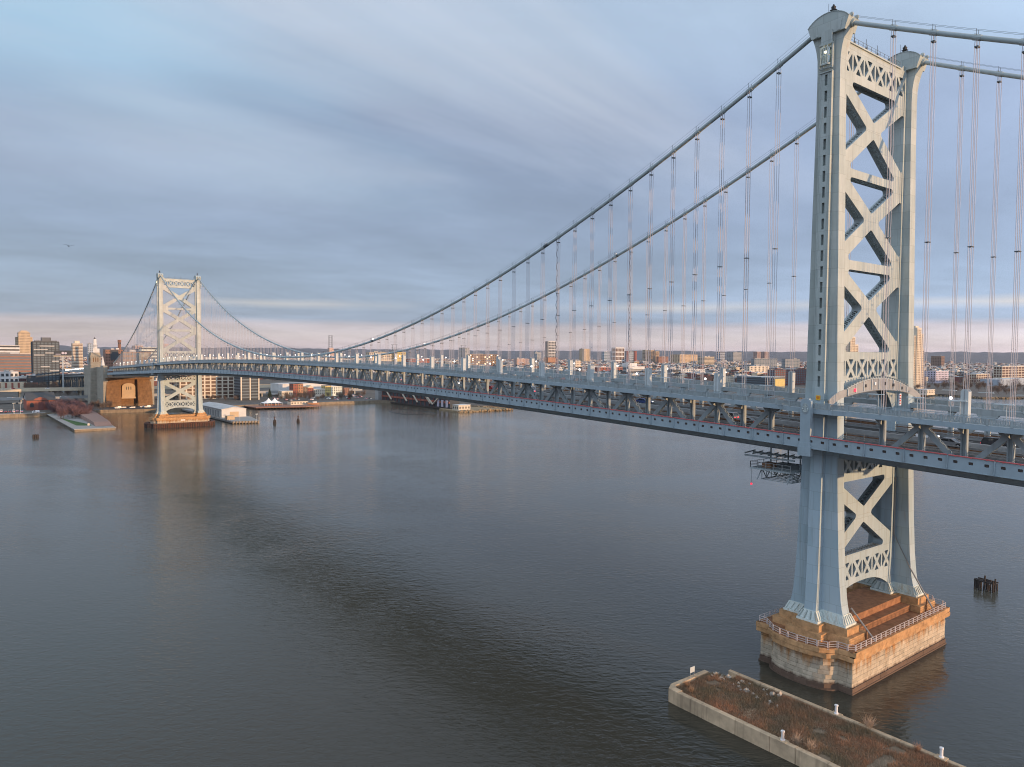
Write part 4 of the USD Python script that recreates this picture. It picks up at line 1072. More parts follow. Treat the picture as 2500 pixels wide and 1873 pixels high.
weed_material("pale_weeds", (0.34, 0.26, 0.18), (0.48, 0.34, 0.25))
def blades(n, fx, fy, hmin, hmax, w, seed, dens=None):
    rg = np.random.default_rng(seed); x, y = rg.uniform(*fx, n), rg.uniform(*fy, n)
    if dens is not None:
        keep = meshkit.fbm(np.column_stack([x * .3, y * .3, np.zeros(n)]), 3, seed) > dens; x, y = x[keep], y[keep]; n = len(x)
    z = np.array([soil_z(a, b) for a, b in zip(x, y)]) - .03
    h = rg.uniform(hmin, hmax, n) * (.5 + meshkit.fbm(np.column_stack([x * .5, y * .5, np.zeros(n)]), 3, seed + 1)); a = rg.uniform(0, 2 * np.pi, n); l = rg.uniform(.1, .75, n) * h
    dx, dy = np.cos(a), np.sin(a); ww = w * rg.uniform(.5, 1.4, n)
    v = np.stack([np.column_stack([x - dy * ww, y + dx * ww, z]), np.column_stack([x + dy * ww, y - dx * ww, z]), np.column_stack([x + dx * l, y + dy * l, z + h])], 1).reshape(-1, 3)
    return MB().add(v, np.arange(3 * n).reshape(-1, 3))
blades(150000, (PX0, 8.0), (PY0 + .7, PY1 - .8), .15, .62, .030, 21, .30).build("dry_weeds", "weeds", label="brown dry weeds covering the top of the ruined pier", category="weeds", kind="stuff")
blades(9000, (PX0, 6.5), (PY0 + .7, PY1 - .8), .25, .9, .014, 22, .52).build("tall_dry_stalks", "pale_weeds", label="thin pale dry stalks standing among the weeds of the ruined pier", category="weeds", kind="stuff")
def twig_bush(name, label, x, y, z, h, n, mat, seed, spread=.6, th=.012, cat="shrub", base=.0):
    rg = np.random.default_rng(seed); m = MB()
    for k in range(n):
        a, e = rg.uniform(0, 2 * np.pi), rg.uniform(.15, 1.0); L = h * rg.uniform(.6, 1.1)
        d = np.array([math.cos(a) * spread * e, math.sin(a) * spread * e, 1.0]); d /= np.linalg.norm(d)
        p0 = np.array([x + rg.normal(0, .12), y + rg.normal(0, .12), z + base]); p1 = p0 + d * L * .55; p2 = p1 + (d + rg.normal(0, .35, 3)) * L * .4
        m.tube([p0, p1, p2], [th * 1.6, th, th * .4], 3, cap=False)
        for j in range(3):
            q = p0 + (p1 - p0) * rg.uniform(.3, 1); m.tube([q, q + (d + rg.normal(0, .5, 3)) * L * .35], [th * .8, th * .3], 3, cap=False)
    m.build(name, mat, label=label, category=cat)
for k, (x, y, h, lab) in enumerate([(-13.8, 43.6, 1.9, "pale leafless bush beside the bollard on the near edge of the ruined pier"), (-15.8, 43.2, 1.6, "pale leafless bush right of the near-edge bollard, on the ruined pier"), (-17.9, 30.9, 2.1, "bare spiky bush on the far edge of the ruined pier, between two bollards"),
                                    (5.2, 43.0, 1.5, "reddish bush in the near left corner of the ruined pier"), (7.2, 41.6, 1.2, "low reddish bush just inside the left end of the ruined pier"), (-25.0, 31.6, 1.3, "small bare bush on the far pier edge left of the right-hand bollard")]):
    twig_bush("leafless_bush", lab, x, y, soil_z(x, y), h, 60, "pale_weeds" if k < 3 else "weeds", 40 + k, .75)
def mk_bollard():
    t = thing("bollard", "", "bollard")
    MB().tube([(0, 0, 0), (0, 0, .12), (0, 0, .2), (0, 0, 1.15), (0, 0, 1.2), (0, 0, 1.38), (0, 0, 1.42)], [.34, .34, .22, .21, .28, .28, .2], 12).build("post", "bollard_white", t)
    MB().bx(-.75, .75, -.55, .55, -.12, .02).build("footing", "concrete", t)
    return t
for (x, y, lab) in ((-12.3, 44.6, "white weathered bollard on the near edge of the ruined pier"), (-12.9, 31.0, "white weathered bollard on the pier edge facing the bridge pier"), (-27.9, 31.1, "white weathered bollard far right on the pier edge, near the frame's corner")):
    place("bollard", mk_bollard, lab, (x, y, PZ + .32))
sg = thing("pier_sign", "small pale blank sign board on two posts at the left end of the ruined pier", "sign", (8.3, 38.9, PZ + .3))
MB().bx(-.04, .04, -.52, -.46, 0, 1.9).bx(-.04, .04, .46, .52, 0, 1.9).build("post", "guard_rail", sg)
MB().bx(-.07, -.04, -.6, .6, 1.0, 1.95).build("board", "sleeve", sg)

# ------------------------------------------------------------------ old piles standing in the river
pc = thing("pile_cluster", "dark rotten cluster of timber piles standing in the river right of the pier", "piles")
rg = np.random.default_rng(5)
for x in np.linspace(-2.3, 1.6, 5):
    for y in (-64.4, -63.0, -61.7):
        MB().tube([(x + rg.normal(0, .1), y + rg.normal(0, .12), -2), (x + rg.normal(0, .15), y + rg.normal(0, .15), rg.uniform(1.6, 3.2))], [.22, .19], 6).build("pile", "timber", pc)
for k in range(3):
    y = -64.4 + k * 1.35; MB().beam((-2.6, y, 2.0 + .1 * k), (1.9, y + rg.normal(0, .2), 2.1), .3, .3).build("cap_beam", "timber", pc)
bird = thing("bird", "dark gull gliding far out in the sky above the far tower's left", "bird", (CAM[0] + 1.1723 * 150, CAM[1] - .1258 * 150, CAM[2] + .1456 * 150), 0)
MB().add([(-.25, 0, 0), (.3, 0, .02), (.05, 0, .09), (0, .9, .22), (.16, .9, .2), (0, -.9, .2), (.14, -.9, .18), (0, .4, .28), (.2, .4, .26), (0, -.4, .26), (.2, -.4, .24)],
         [[0, 1, 2], [0, 8, 7], [1, 8, 0], [7, 8, 3], [8, 4, 3], [0, 9, 10], [0, 10, 1], [9, 5, 10], [10, 5, 6]]).sphere((.03, 0, 0), .16, 1, (2.1, .8, .7)).build("body", "black", bird)

# ------------------------------------------------------------------ the far bank: land, hills
principled("land_soil", (0.10, 0.085, 0.068), 0.95, var=0.45, scale=0.05)
principled("street", (0.11, 0.105, 0.10), 0.9, var=0.25, scale=0.3)
principled("bulkhead", (0.24, 0.19, 0.13), 0.9, var=0.35, scale=0.25, streak=((0.08, 0.05, 0.035), 0.8))
principled("promenade", (0.30, 0.285, 0.26), 0.85, var=0.12, scale=0.4)
principled("lawn", (0.045, 0.10, 0.022), 0.95, var=0.25, scale=0.4)
principled("pink_paving", (0.27, 0.175, 0.14), 0.85, var=0.12, scale=0.6)
principled("riprap", (0.26, 0.19, 0.11), 0.95, var=0.35, scale=0.6)
principled("wooded_hill", (0.098, 0.092, 0.094), 0.95, var=0.45, scale=0.012)
GZ = 2.6
shore = [(683, 600), (683, 109), (683, 80), (690, 60), (697, 30), (686, -8), (688, -60), (694, -98), (690, -150), (695, -166), (691, -254), (640, -276), (560, -300), (530, -420), (495, -600), (470, -800), (440, -960), (400, -1030), (330, -1000), (300, -1056), (100, -1130), (-400, -1250), (-1500, -1700), (-2900, -2600), (-2900, -12500), (14000, -12500), (14000, 4000), (683, 4000)]
land = Polygon(shore)
slab(land, -2, GZ).build("land", "land_soil", kind="structure")
# stone bulkhead along the water
m = MB()
for a, b in zip(shore[:12], shore[1:13]): m.beam((*a, .9), (*b, .9), 1.2, 4.2)
m.build("bulkhead_wall", "bulkhead", label="long tan stone bulkhead along the far bank below the city", category="quay wall")
rg = np.random.default_rng(3)
m = MB()
for a, b, n in (((560, -300), (521, -312), 110), ((521, -312), (521, -252), 150), ((440, -960), (400, -1030), 60), ((400, -1030), (330, -1000), 60), ((330, -1000), (300, -1056), 60)):
    for k in range(n):
        t = rg.random(); r = rg.uniform(.6, 1.7); q = trimesh.creation.icosphere(0, r); p = np.array(a) + (np.array(b) - a) * t + rg.normal(0, 1.6, 2)
        m.add(np.array(q.vertices) * rg.uniform(.7, 1.2, 3) + [*p, rg.uniform(0, 1.6)], q.faces)
m.build("riprap", "riprap", label="orange-lit heap of boulders along the pier end under the bridge", category="boulders", kind="stuff")
slab(Polygon([(521, -252), (560, -252), (600, -300), (521, -312)]), -2, 1.4).build("riprap_bank", "riprap", kind="structure")
# hills along the horizon
hx, hyy = [], []
az = np.linspace(math.radians(-88), math.radians(14), 300)
dist = np.array([6200, 7000, 7800, 8600, 9500, 10500, 12000.])
P = np.zeros((len(az), len(dist), 3))
for j, d in enumerate(dist):
    P[:, j, 0], P[:, j, 1] = CAM[0] + d * np.cos(az), CAM[1] + d * np.sin(az)
    q = np.column_stack([P[:, j, 0] * .0016, P[:, j, 1] * .0016, np.zeros(len(az))])
    prof = [0, .28, .52, .76, 1.0, .9, .6][j]
    P[:, j, 2] = GZ - 1 + prof * (84 + 42 * meshkit.fbm(q, 3, 8) + 9 * meshkit.noise(q * 14, 4)) * (1 if j else 0) + (4 * meshkit.noise(q * 60, 5) if j else 0)
ii = np.arange(P.shape[0] * P.shape[1]).reshape(P.shape[:2])
MB().add(P.reshape(-1, 3), np.stack([ii[:-1, :-1], ii[1:, :-1], ii[1:, 1:], ii[:-1, 1:]], -1).reshape(-1, 4)).build("hills", "wooded_hill", smooth=True, kind="structure")

# ------------------------------------------------------------------ buildings
COL = dict(tan=(0.48, 0.36, 0.23), cream=(0.56, 0.49, 0.385), white=(0.56, 0.545, 0.515), brick=(0.25, 0.135, 0.095), redbrick=(0.27, 0.095, 0.065), brown=(0.24, 0.165, 0.115), grey=(0.30, 0.30, 0.29), dgrey=(0.12, 0.125, 0.13),
           charcoal=(0.055, 0.06, 0.065), orange=(0.40, 0.21, 0.12), pink=(0.44, 0.32, 0.27), yellow=(0.52, 0.41, 0.16), sand=(0.55, 0.46, 0.33), lilac=(0.46, 0.42, 0.48), greenw=(0.60, 0.62, 0.52), bluegrey=(0.32, 0.37, 0.42), darkred=(0.17, 0.065, 0.055), roofdark=(0.07, 0.07, 0.07), roofpale=(0.50, 0.49, 0.47), granite=(0.34, 0.30, 0.235), rubble_brown=(0.24, 0.125, 0.05), copper=(0.09, 0.08, 0.07), navy=(0.03, 0.05, 0.16))
for k, c in COL.items():
    if k not in ("rubble_brown", "granite"): principled("wall_" + k, c, 0.8, var=0.14, scale=0.12, spec=0.25)
principled("wall_rubble_brown", (0.215, 0.115, 0.05), 0.9, var=0.35, scale=0.35, plates=(1.6, 0.8), streak=((0.10, 0.055, 0.03), 0.6)); principled("wall_granite", COL["granite"], 0.9, var=0.15, scale=0.3, plates=(2.4, 1.2), streak=((0.20, 0.17, 0.13), 0.5))
principled("window_dark", (0.035, 0.038, 0.042), 0.5, var=0.1, spec=0.25)
principled("window_blue", (0.10, 0.13, 0.15), 0.5, var=0.1, spec=0.25)
principled("window_brown", (0.10, 0.055, 0.035), 0.5, var=0.15, spec=0.25)
principled("window_lit", (0.5, 0.4, 0.25), 0.4, emit=(1.0, 0.8, 0.5), estr=1.6)
def facade(face, c, a0, a1, z0, z1, nb, ns, style, wall, panes, wm=None):
    """face 'E' looks to -x at x=c, 'S' to +y at y=c; wall collects frames, panes collects window boxes"""
    sg = -1 if face == "E" else 1
    def put(mb, u0, u1, w0, w1, t0, t1):
        lo, hi = sorted((c + sg * t0, c + sg * t1))
        if face == "E": mb.bx(lo, hi, u0, u1, w0, w1)
        else: mb.bx(u0, u1, lo, hi, w0, w1)
    W, H = (a1 - a0) / nb, (z1 - z0) / ns
    if style == "lattice":
        for i in range(nb + 1): put(wall, a0 + W * i - min(.9, W * .12), a0 + W * i + min(.9, W * .12), z0, z1, 0, .5)
        for j in range(ns + 1): put(wall, a0, a1, z0 + H * j - H * .13, z0 + H * j + H * .13, 0, .42)
        for i in range(nb):
            for j in range(ns): yield put, (a0 + W * (i + .12), a0 + W * (i + .88), z0 + H * (j + .13), z0 + H * (j + .87), .0, .12)
    elif style == "bands":
        for j in range(ns): put(wall, a0, a1, z0 + H * j, z0 + H * (j + .5), 0, .35)
        for j in range(ns): yield put, (a0 + .3, a1 - .3, z0 + H * (j + .5), z0 + H * (j + .98), 0, .1)
    else:
        pw = .42 if style == "punched" else .6
        for i in range(nb):
            for j in range(ns):
                yield put, (a0 + W * (i + .5 - pw / 2), a0 + W * (i + .5 + pw / 2), z0 + H * (j + .28), z0 + H * (j + .80), 0, .08)
def building(name, label, x0, x1, y0, y1, z1, col, style="punched", nbE=6, nbS=3, ns=5, pane="window_dark", frame=None, roof="roofdark", indiv=False, z0=GZ - .3, cat="building", lit=0.0, group=None, base=2.5, plant=True, seed=0):
    rgb = np.random.default_rng(abs(hash_(label)) % 99991)
    t = thing(name, label, cat, (x0, y1, z0), 0, group)
    dx, dy, h = x1 - x0, y1 - y0, z1 - z0
    MB().bx(0, dx, -dy, 0, 0, h).build("wall", "wall_" + col, t)
    rf = MB().bx(-.15, dx + .15, -dy - .15, .15, h, h + .5); rf.build("roof", "wall_" + roof, t)
    if plant and min(dx, dy) > 8:
        p = MB()
        for k in range(int(rgb.integers(1, 4))):
            a, b = rgb.uniform(.1, .7) * dx, rgb.uniform(.1, .7) * dy; p.bx(a, a + dx * .2, -b - dy * .18, -b, h + .5, h + .5 + rgb.uniform(1.2, 3.5))
        p.build("roof_plant", "wall_" + ("roofpale" if rgb.random() < .5 else "grey"), t, kind="stuff")
    fr, pn, lt = MB(), MB(), MB()
    for face, c, a0, a1, nb in (("E", 0, -dy, 0, nbE), ("S", 0, 0, dx, nbS)):
        if not nb: continue
        for put, a in facade(face, c, a0, a1, base, h - .6, nb, ns, style, fr, pn):
            if indiv:
                m = MB(); put(m, *a); m.build("window", "window_lit" if rgb.random() < lit else pane, t)
            else: put(lt if rgb.random() < lit else pn, *a)
    if fr.v: fr.build("facade_frame", "wall_" + (frame or col), t)
    if pn.v: pn.build("windows", pane, t, kind="stuff")
    if lt.v: lt.build("lit_windows", "window_lit", t, kind="stuff")
    return t
def hash_(s):
    h = 7
    for ch in s: h = (h * 131 + ord(ch)) % 2147483647
    return h
B = building
foot = []      # footprints that the small houses keep clear of
def BB(*a, **k):
    foot.append((a[2] - 3, a[3] + 3, a[4] - 3, a[5] + 3)); return B(*a, **k)
t = BB("office_tower", "tall tan stepped tower block at the far left of the skyline", 2226, 2266, -18, 8, 106, "tan", nbE=10, nbS=4, ns=24, z0=GZ)
MB().bx(3, 36, -23, -3, 103.4, 106.5).bx(6, 33, -20, -6, 106.5, 108.8).build("setback", "wall_tan", t)
BB("office_tower", "lower tan shoulder block behind the tall stepped tower at far left", 2242, 2292, -24, 12, 94, "tan", nbE=12, nbS=4, ns=20)
BB("office_block", "long pale slab with bands of windows at the left edge of the skyline", 1782, 1807, 31, 90, 69, "white", "bands", nbE=1, nbS=1, ns=9, roof="roofpale")
BB("office_block", "long low red-brick office block with dark window bands at the left edge", 1474, 1514, 26, 98, 52, "brick", "bands", nbE=1, nbS=1, ns=9, roof="roofpale", pane="window_blue")
t = BB("apartment_tower", "dark grey glass apartment tower left of the bridge anchorage", 1177, 1205, 18, 50, 71, "dgrey", "lattice", nbE=7, nbS=3, ns=19, pane="window_blue", frame="charcoal", indiv=True, plant=False)
MB().bx(3, 18, -22.5, -11, 69.2, 75).bx(4, 22, -30, -3, 68.9, 70.5).build("penthouse", "wall_dgrey", t)
m = MB()
for (a, b, z) in ((-31.5, -20, 27), (-20, -9, 33), (-31.5, -23, 41), (-14, -1, 50), (-31.5, -15, 53), (-18, -1, 58), (-26, -8, 63)): m.bx(-1.0, .1, -32 - b if False else a, b, z - 1.1, z)
m.build("balcony", "wall_roofpale", t, kind="stuff")
BB("podium", "low black block attached to the left of the dark apartment tower", 1150, 1176, 40, 58, 22, "charcoal", nbE=0, nbS=0, ns=1)
t = BB("apartment_tower", "cream stepped balcony tower behind the billboard at left", 1676, 1700, -72, -54, 74, "cream", "bands", nbE=3, nbS=1, ns=22, pane="window_brown", roof="roofpale", plant=False)
MB().bx(4, 20, -13, -4, 71, 77.2).build("penthouse", "wall_cream", t)
t = thing("domed_tower", "white round clock tower with a dark pointed cap on the left skyline", "tower", (2916, -258, GZ))
MB().bx(-6, 30, -14, 14, 0, 66).build("base", "wall_white", t)
MB().tube([(0, 0, 66), (0, 0, 82), (0, 0, 83), (0, 0, 96), (0, 0, 100)], [8, 7.6, 6.6, 6.0, 5.0], 16).build("drum", "wall_white", t)
MB().tube([(0, 0, 100), (0, 0, 103), (0, 0, 108)], [4.2, 2.0, .2], 12).build("cap", "wall_copper", t)
m = MB()
for k in range(8):
    a = math.pi / 2 + k * math.pi / 7; m.bx(7.4 * math.cos(a) - .5, 7.4 * math.cos(a) + .5, 7.4 * math.sin(a) - .5, 7.4 * math.sin(a) + .5, 72, 79)
m.build("drum_windows", "window_dark", t, kind="stuff")
BB("office_block", "small grey-blue block left of the white domed tower", 2805, 2825, -238, -222, 84, "bluegrey", nbE=3, nbS=3, ns=12)
BB("apartment_block", "white-framed low block with big square windows at lower left", 1153, 1173, 69, 90, 28, "white", "wide", nbE=4, nbS=3, ns=3, roof="roofpale")
t = BB("garage_row", "row of tan garages with red piers beside the elevated highway at far left", 1145, 1159, 60, 102, 14.5, "sand", nbE=0, nbS=0, ns=1, plant=False)
m = MB()
for k in range(6): m.bx(-.5, .1, -41 + k * 7.3, -38.6 + k * 7.3, 0, 11)
m.build("red_pier", "wall_redbrick", t, kind="stuff")
BB("garage", "dark red brick shed right of the row of tan garages at far left", 1147, 1160, 47, 60, 13, "redbrick", nbE=4, nbS=2, ns=1)
t = thing("church", "pale church with a pointed white steeple just right of the anchorage pylon", "church", (956, -7, GZ))
MB().bx(0, 28, -6, 6, 0, 13).poly(Polygon([(-6.4, 13), (6.4, 13), (0, 20)]), 0, 28, "yzx").build("nave", "wall_cream", t)
MB().bx(-3.5, 3, -3, 3, 0, 31).build("steeple_base", "wall_cream", t)
MB().tube([(0, 0, 31), (0, 0, 36), (0, 0, 37), (0, 0, 49.5)], [3.0, 2.7, 2.4, .1], 8).build("spire", "wall_white", t)
t = thing("chimney_stack", "tall square brick chimney stack with a dark crown, right of the anchorage pylon", "chimney", (1505, -113, GZ))
MB().tube([(0, 0, 0), (0, 0, 72), (0, 0, 73), (0, 0, 77.5)], [3.2, 2.7, 3.1, 3.1], 4).build("shaft", "wall_brick", t)
MB().bx(-2.3, 2.3, -2.3, 2.3, 70, 72.5).build("crown", "wall_charcoal", t)
t = BB("office_block", "orange-lit brown block with one dark glass panel beside the brick chimney", 1463, 1490, -112, -83, 61, "brick", "wide", nbE=7, nbS=3, ns=10, pane="window_brown")
MB().bx(-.8, .1, -21, -8, 40, 58).build("glass_panel", "wall_charcoal", t)
BB("office_block", "pinkish tan block with grey flank left of the banded yellow building", 1708, 1745, -192, -176, 71, "pink", "wide", nbE=5, nbS=4, ns=12, roof="roofpale")
BB("office_block", "pale yellow building with long dark window bands behind the far suspenders", 1643, 1670, -216, -177, 67, "greenw", "bands", nbE=1, nbS=1, ns=9, roof="roofpale")
BB("loft_building", "long brown loft building with rows of pale windows behind the far side span", 1388, 1408, -146, -100, 57, "brown", "wide", nbE=12, nbS=3, ns=7, pane="window_blue")
t = thing("water_tower_block", "round-fronted white block with a white tank on top, behind the far tower", "building", (2323, -368, GZ))
MB().tube([(0, 0, 0), (0, 0, 76), (0, 0, 77), (0, 0, 80)], [9.5, 9.5, 10.2, 10.2], 18).build("wall", "wall_pink", t)
MB().tube([(4, 8, 0), (4, 8, 96), (4, 8, 98)], [4.2, 4.2, 3.0], 12).build("tank", "wall_white", t)

# riverside buildings under the deck
t = BB("apartment_block", "big white-framed apartment block with brown panels on the bank behind the far tower", 823, 845, -133, -66, 33, "brown", "lattice", nbE=10, nbS=3, ns=7, pane="window_brown", frame="cream", indiv=True, base=.5, roof="roofpale")
t = BB("apartment_block", "dark apartment block with pale uprights right of the white-framed one", 776, 800, -141, -120, 31, "charcoal", "bands", nbE=2, nbS=1, ns=8, pane="window_blue", base=1)
m = MB()
for y in (-20.3, -10.5, -.4): m.bx(-.9, .1, y - .7, y + .7, 0, 28.8)
m.build("upright", "wall_cream", t)
for a in [("terrace_house", "red four-storey house with dark arched windows on the bank below the deck", -198.5, -192.2, 18.8, "redbrick", 3, 4), ("terrace_house", "orange-brown four-storey house right of the red one", -205, -198.7, 18.9, "orange", 2, 4),
          ("terrace_house", "dark brown narrow house on the bank, left of the red gabled house", -210.5, -205.3, 14.5, "brown", 2, 3), ("terrace_house", "long white house with a dark mansard roof on the bank below the deck", -233.7, -218.8, 11.5, "cream", 6, 2),
          ("terrace_house", "bright yellow narrow house between two white ones on the bank", -241.8, -234, 15.4, "yellow", 3, 3), ("terrace_house", "pale green-white long house right of the yellow one", -257, -242, 14.8, "greenw", 5, 3),
          ("terrace_house", "brown brick house with a pale ground floor at the right end of the bank row", -267, -259.4, 12.6, "brick", 3, 3), ("terrace_house", "small low cream house left of the red four-storey one", -192, -178, 10.0, "cream", 5, 1)]:
    t = BB(a[0], a[1], 805, 818, a[2], a[3], a[4], a[5], "punched", nbE=a[6], nbS=2, ns=a[7], plant=False, group="houses in a row along the far bank", roof="roofpale" if a[6] > 4 else "roofdark")
t = BB("terrace_house", "red house with a pale pointed gable on the bank below the deck", 805, 818, -218.5, -211, 13.5, "redbrick", nbE=3, nbS=2, ns=3, plant=False, group="houses in a row along the far bank")
MB().poly(Polygon([(-7.9, 11.2), (.4, 11.2), (-3.75, 14.6)]), -.2, 13, "yzx").build("gable", "wall_sand", t)
BB("warehouse", "long low pale roofed shed standing behind the row of bank houses", 850, 880, -260, -190, 17.0, "white", nbE=0, nbS=0, ns=1, roof="roofpale", plant=False)

# white pier shed beside the far tower
pd = thing("pier_apron", "low pier of orange-lit timber piles under the white shed, right of the far tower", "pier")
slab(Polygon([(526, -36.8), (521, -57), (560, -63), (690, -63), (690, -36)]), .6, 2.0).build("apron_deck", "promenade", pd)
slab(Polygon([(527, -37.2), (522, -56.6), (560, -62.4), (690, -62.4), (690, -36.6)]), -2, .6).build("apron_wall", "timber", pd)
for y in np.linspace(-37.5, -56, 9): MB().tube([(525.6 + (y + 37) / 4.2, y, -2), (525.6 + (y + 37) / 4.2, y, 2.1)], .5, 6).build("pile", "riprap", pd)
for x in np.linspace(530, 560, 6): MB().bx(x - .06, x + .06, -37.1, -36.9, 2, 3.3).build("fence_post", "rusty_iron", pd)
MB().bx(541, 547, -43.5, -37.5, 2, 5.2).build("tan_hut", "wall_tan", pd)
for y in (-42, -55.5): MB().tube([(523, y, 2), (523, y, 7.5)], .12, 5).bx(522.6, 523.4, y - .9, y + .9, 7, 7.5).build("light_mast", "sleeve", pd)
sh = thing("pier_shed", "long white gabled pier shed with a tan door, right of the far tower pier", "shed", (566, -50.3, 2.0))
MB().bx(0, 76, -10.2, 10.2, 0, 6.9).build("wall", "wall_white", sh)
MB().poly(Polygon([(-10.2, 6.9), (10.2, 6.9), (0, 8.7)]), 0.01, 75.9, "yzx").build("gable", "wall_white", sh)
for sg in (1, -1): MB().beam((-.5, sg * 5.25, 7.87), (76.4, sg * 5.25, 7.87), 10.9, .18, up=(0, sg * .17, 1)).build("roof_pitch", "wall_roofpale", sh)
MB().bx(-.15, 0, -3.9, 3.4, .1, 4.6).build("door", "wall_tan", sh)
m = MB()
for x in np.linspace(8, 70, 9): m.bx(x, x + 4.5, 10.2, 10.3, .3, 5.2)
m.build("bay_door", "wall_grey", sh, kind="stuff")
foot.append((520, 695, -66, -33))
# tent on the next pier
tp = thing("deck_pier", "dark pier on piles carrying the white festival tent", "pier")
slab(Polygon([(662, -100), (650, -147), (656, -166), (694, -168), (694, -98)]), 1.5, 2.3).build("pier_deck", "wall_brick", tp)
for k, (x, y) in enumerate([(662 - 12 * t, -101 - 46 * t) for t in np.linspace(0, 1, 16)] + [(651 + 5 * t, -148 - 18 * t) for t in np.linspace(0, 1, 7)] + [(664 + 28 * t, -99.5) for t in np.linspace(0, 1, 8)]):
    MB().tube([(x, y, -2), (x, y, 1.6)], .35, 6).build("pile", "timber", tp)
principled("tent_cloth", (0.80, 0.77, 0.72), 0.7, var=0.03)
tn = thing("festival_tent", "white two-peaked festival tent on the dark pier below the deck", "tent", (684, -123.5, 2.3))
m = MB(); n = 33; L, Wd = 9.8, 5.5
gxx, gyy = np.meshgrid(np.linspace(-Wd, Wd, 17), np.linspace(-L, L, n), indexing="ij")
hh = np.zeros_like(gxx)
for c in (-3.2, 3.2):
    r = np.hypot(gxx / 5.0, (gyy - c) / 6.0); hh = np.maximum(hh, 5.4 * np.exp(-2.3 * r))
hh = 2.8 + hh * np.clip(1.6 * (1 - (np.abs(gxx) / Wd) ** 4), 0, 1) * np.clip(1.6 * (1 - (np.abs(gyy) / L) ** 6), 0, 1)
I2 = np.arange(17 * n).reshape(17, n)
m.add(np.stack([gxx, gyy, hh], -1).reshape(-1, 3), np.stack([I2[:-1, :-1], I2[1:, :-1], I2[1:, 1:], I2[:-1, 1:]], -1).reshape(-1, 4)).build("canopy", "tent_cloth", tn, smooth=True)
for x in (-Wd + .2, Wd - .2):
    for y in np.linspace(-L + .2, L - .2, 6): MB().bx(x - .08, x + .08, y - .08, y + .08, 0, 2.9).build("tent_pole", "paint_white", tn)
for k in range(5): MB().bx(-3, -1.6, -8 + k * 3.4, -6 + k * 3.4, 0, 1.5).build("booth", "wall_" + ("redbrick", "orange")[k % 2], tn)
t = B("kiosk", "long low pale kiosk beside the festival tent", 676, 686, -160, -141, 6.0, "cream", nbE=6, nbS=0, ns=1, plant=False, base=.6, z0=2.3)
t = thing("moored_hull", "small orange boat hull laid up at the right end of the tent pier", "boat", (668, -162.5, 2.3))
MB().loft([[(-2.0, -5.5, .4), (2.0, -5.5, .4), (2.4, -5.6, 1.9), (-2.4, -5.6, 1.9)], [(-1.9, 2, .3), (1.9, 2, .3), (2.4, 2, 2.0), (-2.4, 2, 2.0)], [(-.15, 6.2, 1.0), (.15, 6.2, 1.0), (.2, 6.8, 2.5), (-.2, 6.8, 2.5)]]).build("hull", "wall_orange", t)
MB().bx(-1.3, 1.3, -3.5, .8, 2.0, 3.6).build("cabin", "wall_white", t)
# the dark pier hall with red bands and white stairs
ph = thing("pier_hall", "long dark pier hall with red bands and slanting white stairs, below the deck in mid-span", "building", (556, -262, 0))
MB().bx(0, 150, -12, 0, 1.6, 21).build("wall", "wall_charcoal", ph)
MB().bx(-6, 152, -12, 3.0, .5, 1.8).build("pier_deck", "timber", ph)
for z in (7.5, 13.5, 19.5): MB().bx(-.2, 150, 0, .7, z - 1.1, z + .9).build("red_band", "wall_redbrick", ph)
for x in np.linspace(4, 146, 17): MB().bx(x - .35, x + .35, 0, .8, 1.6, 20).build("post", "wall_darkred", ph)
for x in (35, 62, 86, 122): MB().beam((x, 1.6, 4.5), (x + 17, 1.6, 17.5), 1.6, .7, up=(0, 0, 1)).build("stair", "wall_cream", ph)
MB().beam((30, 1.8, 4.0), (48, 1.8, 15.5), 1.6, .8, up=(0, 0, 1)).beam((30, 1.8, 4.0), (16, 1.8, 13.5), 1.6, .8).build("stair", "wall_cream", ph)
for x in (2, 11, 19): MB().bx(x, x + 4, .4, 1.0, 2.4, 9.5).build("panel", "wall_lilac", ph)
for x in np.linspace(-5, 150, 52): MB().tube([(x, 2.8, -2), (x, 2.8, 1.9)], .45, 6).build("pile", "timber", ph)
MB().bx(148, 156, -8, 5, 1.6, 16).build("end_block", "wall_grey", ph)
B("kiosk", "small white sunlit building at the outer end of the dark pier hall", 527, 538, -268, -254, 6.6, "cream", nbE=4, nbS=3, ns=1, plant=False, base=.8, z0=1.4, roof="roofpale")
foot.append((515, 720, -310, -245))

# right-hand skyline
BB("slab_tower", "plain grey slab tower rising above mid-span", 2429, 2479, -1555, -1535, 84, "grey", nbE=2, nbS=3, ns=14, pane="window_blue")
BB("loft_building", "brown block with some lit windows and a dark roof behind mid-span", 2170, 2184, -1515, -1380, 57, "brown", "wide", nbE=14, nbS=6, ns=8, lit=.16)
BB("apartment_block", "pink apartment block just right of the brown block with lit windows", 2220, 2239, -1702, -1643, 41, "pink", nbE=8, nbS=3, ns=9, pane="window_brown")
t = BB("skyscraper", "lone tall tower, dark with white stripes, above mid-span", 3364, 3380, -2842, -2781, 142, "white", "lattice", nbE=5, nbS=2, ns=8, pane="window_dark")
MB().bx(0, 16, 0, 15, 0, 139).build("dark_flank", "wall_dgrey", t)
BB("apartment_block", "orange-brick block below the lone striped tower", 2679, 2717, -2260, -2196, 44, "orange", nbE=8, nbS=3, ns=8, pane="window_brown")
BB("office_block", "grey block with patterned windows left of the lone tower", 3802, 3834, -3090, -3031, 75, "grey", "wide", nbE=9, nbS=2, ns=7, pane="window_blue")
BB("office_block", "white chequered block directly below the lone tower", 3684, 3702, -3079, -3021, 72, "white", "wide", nbE=8, nbS=2, ns=7)
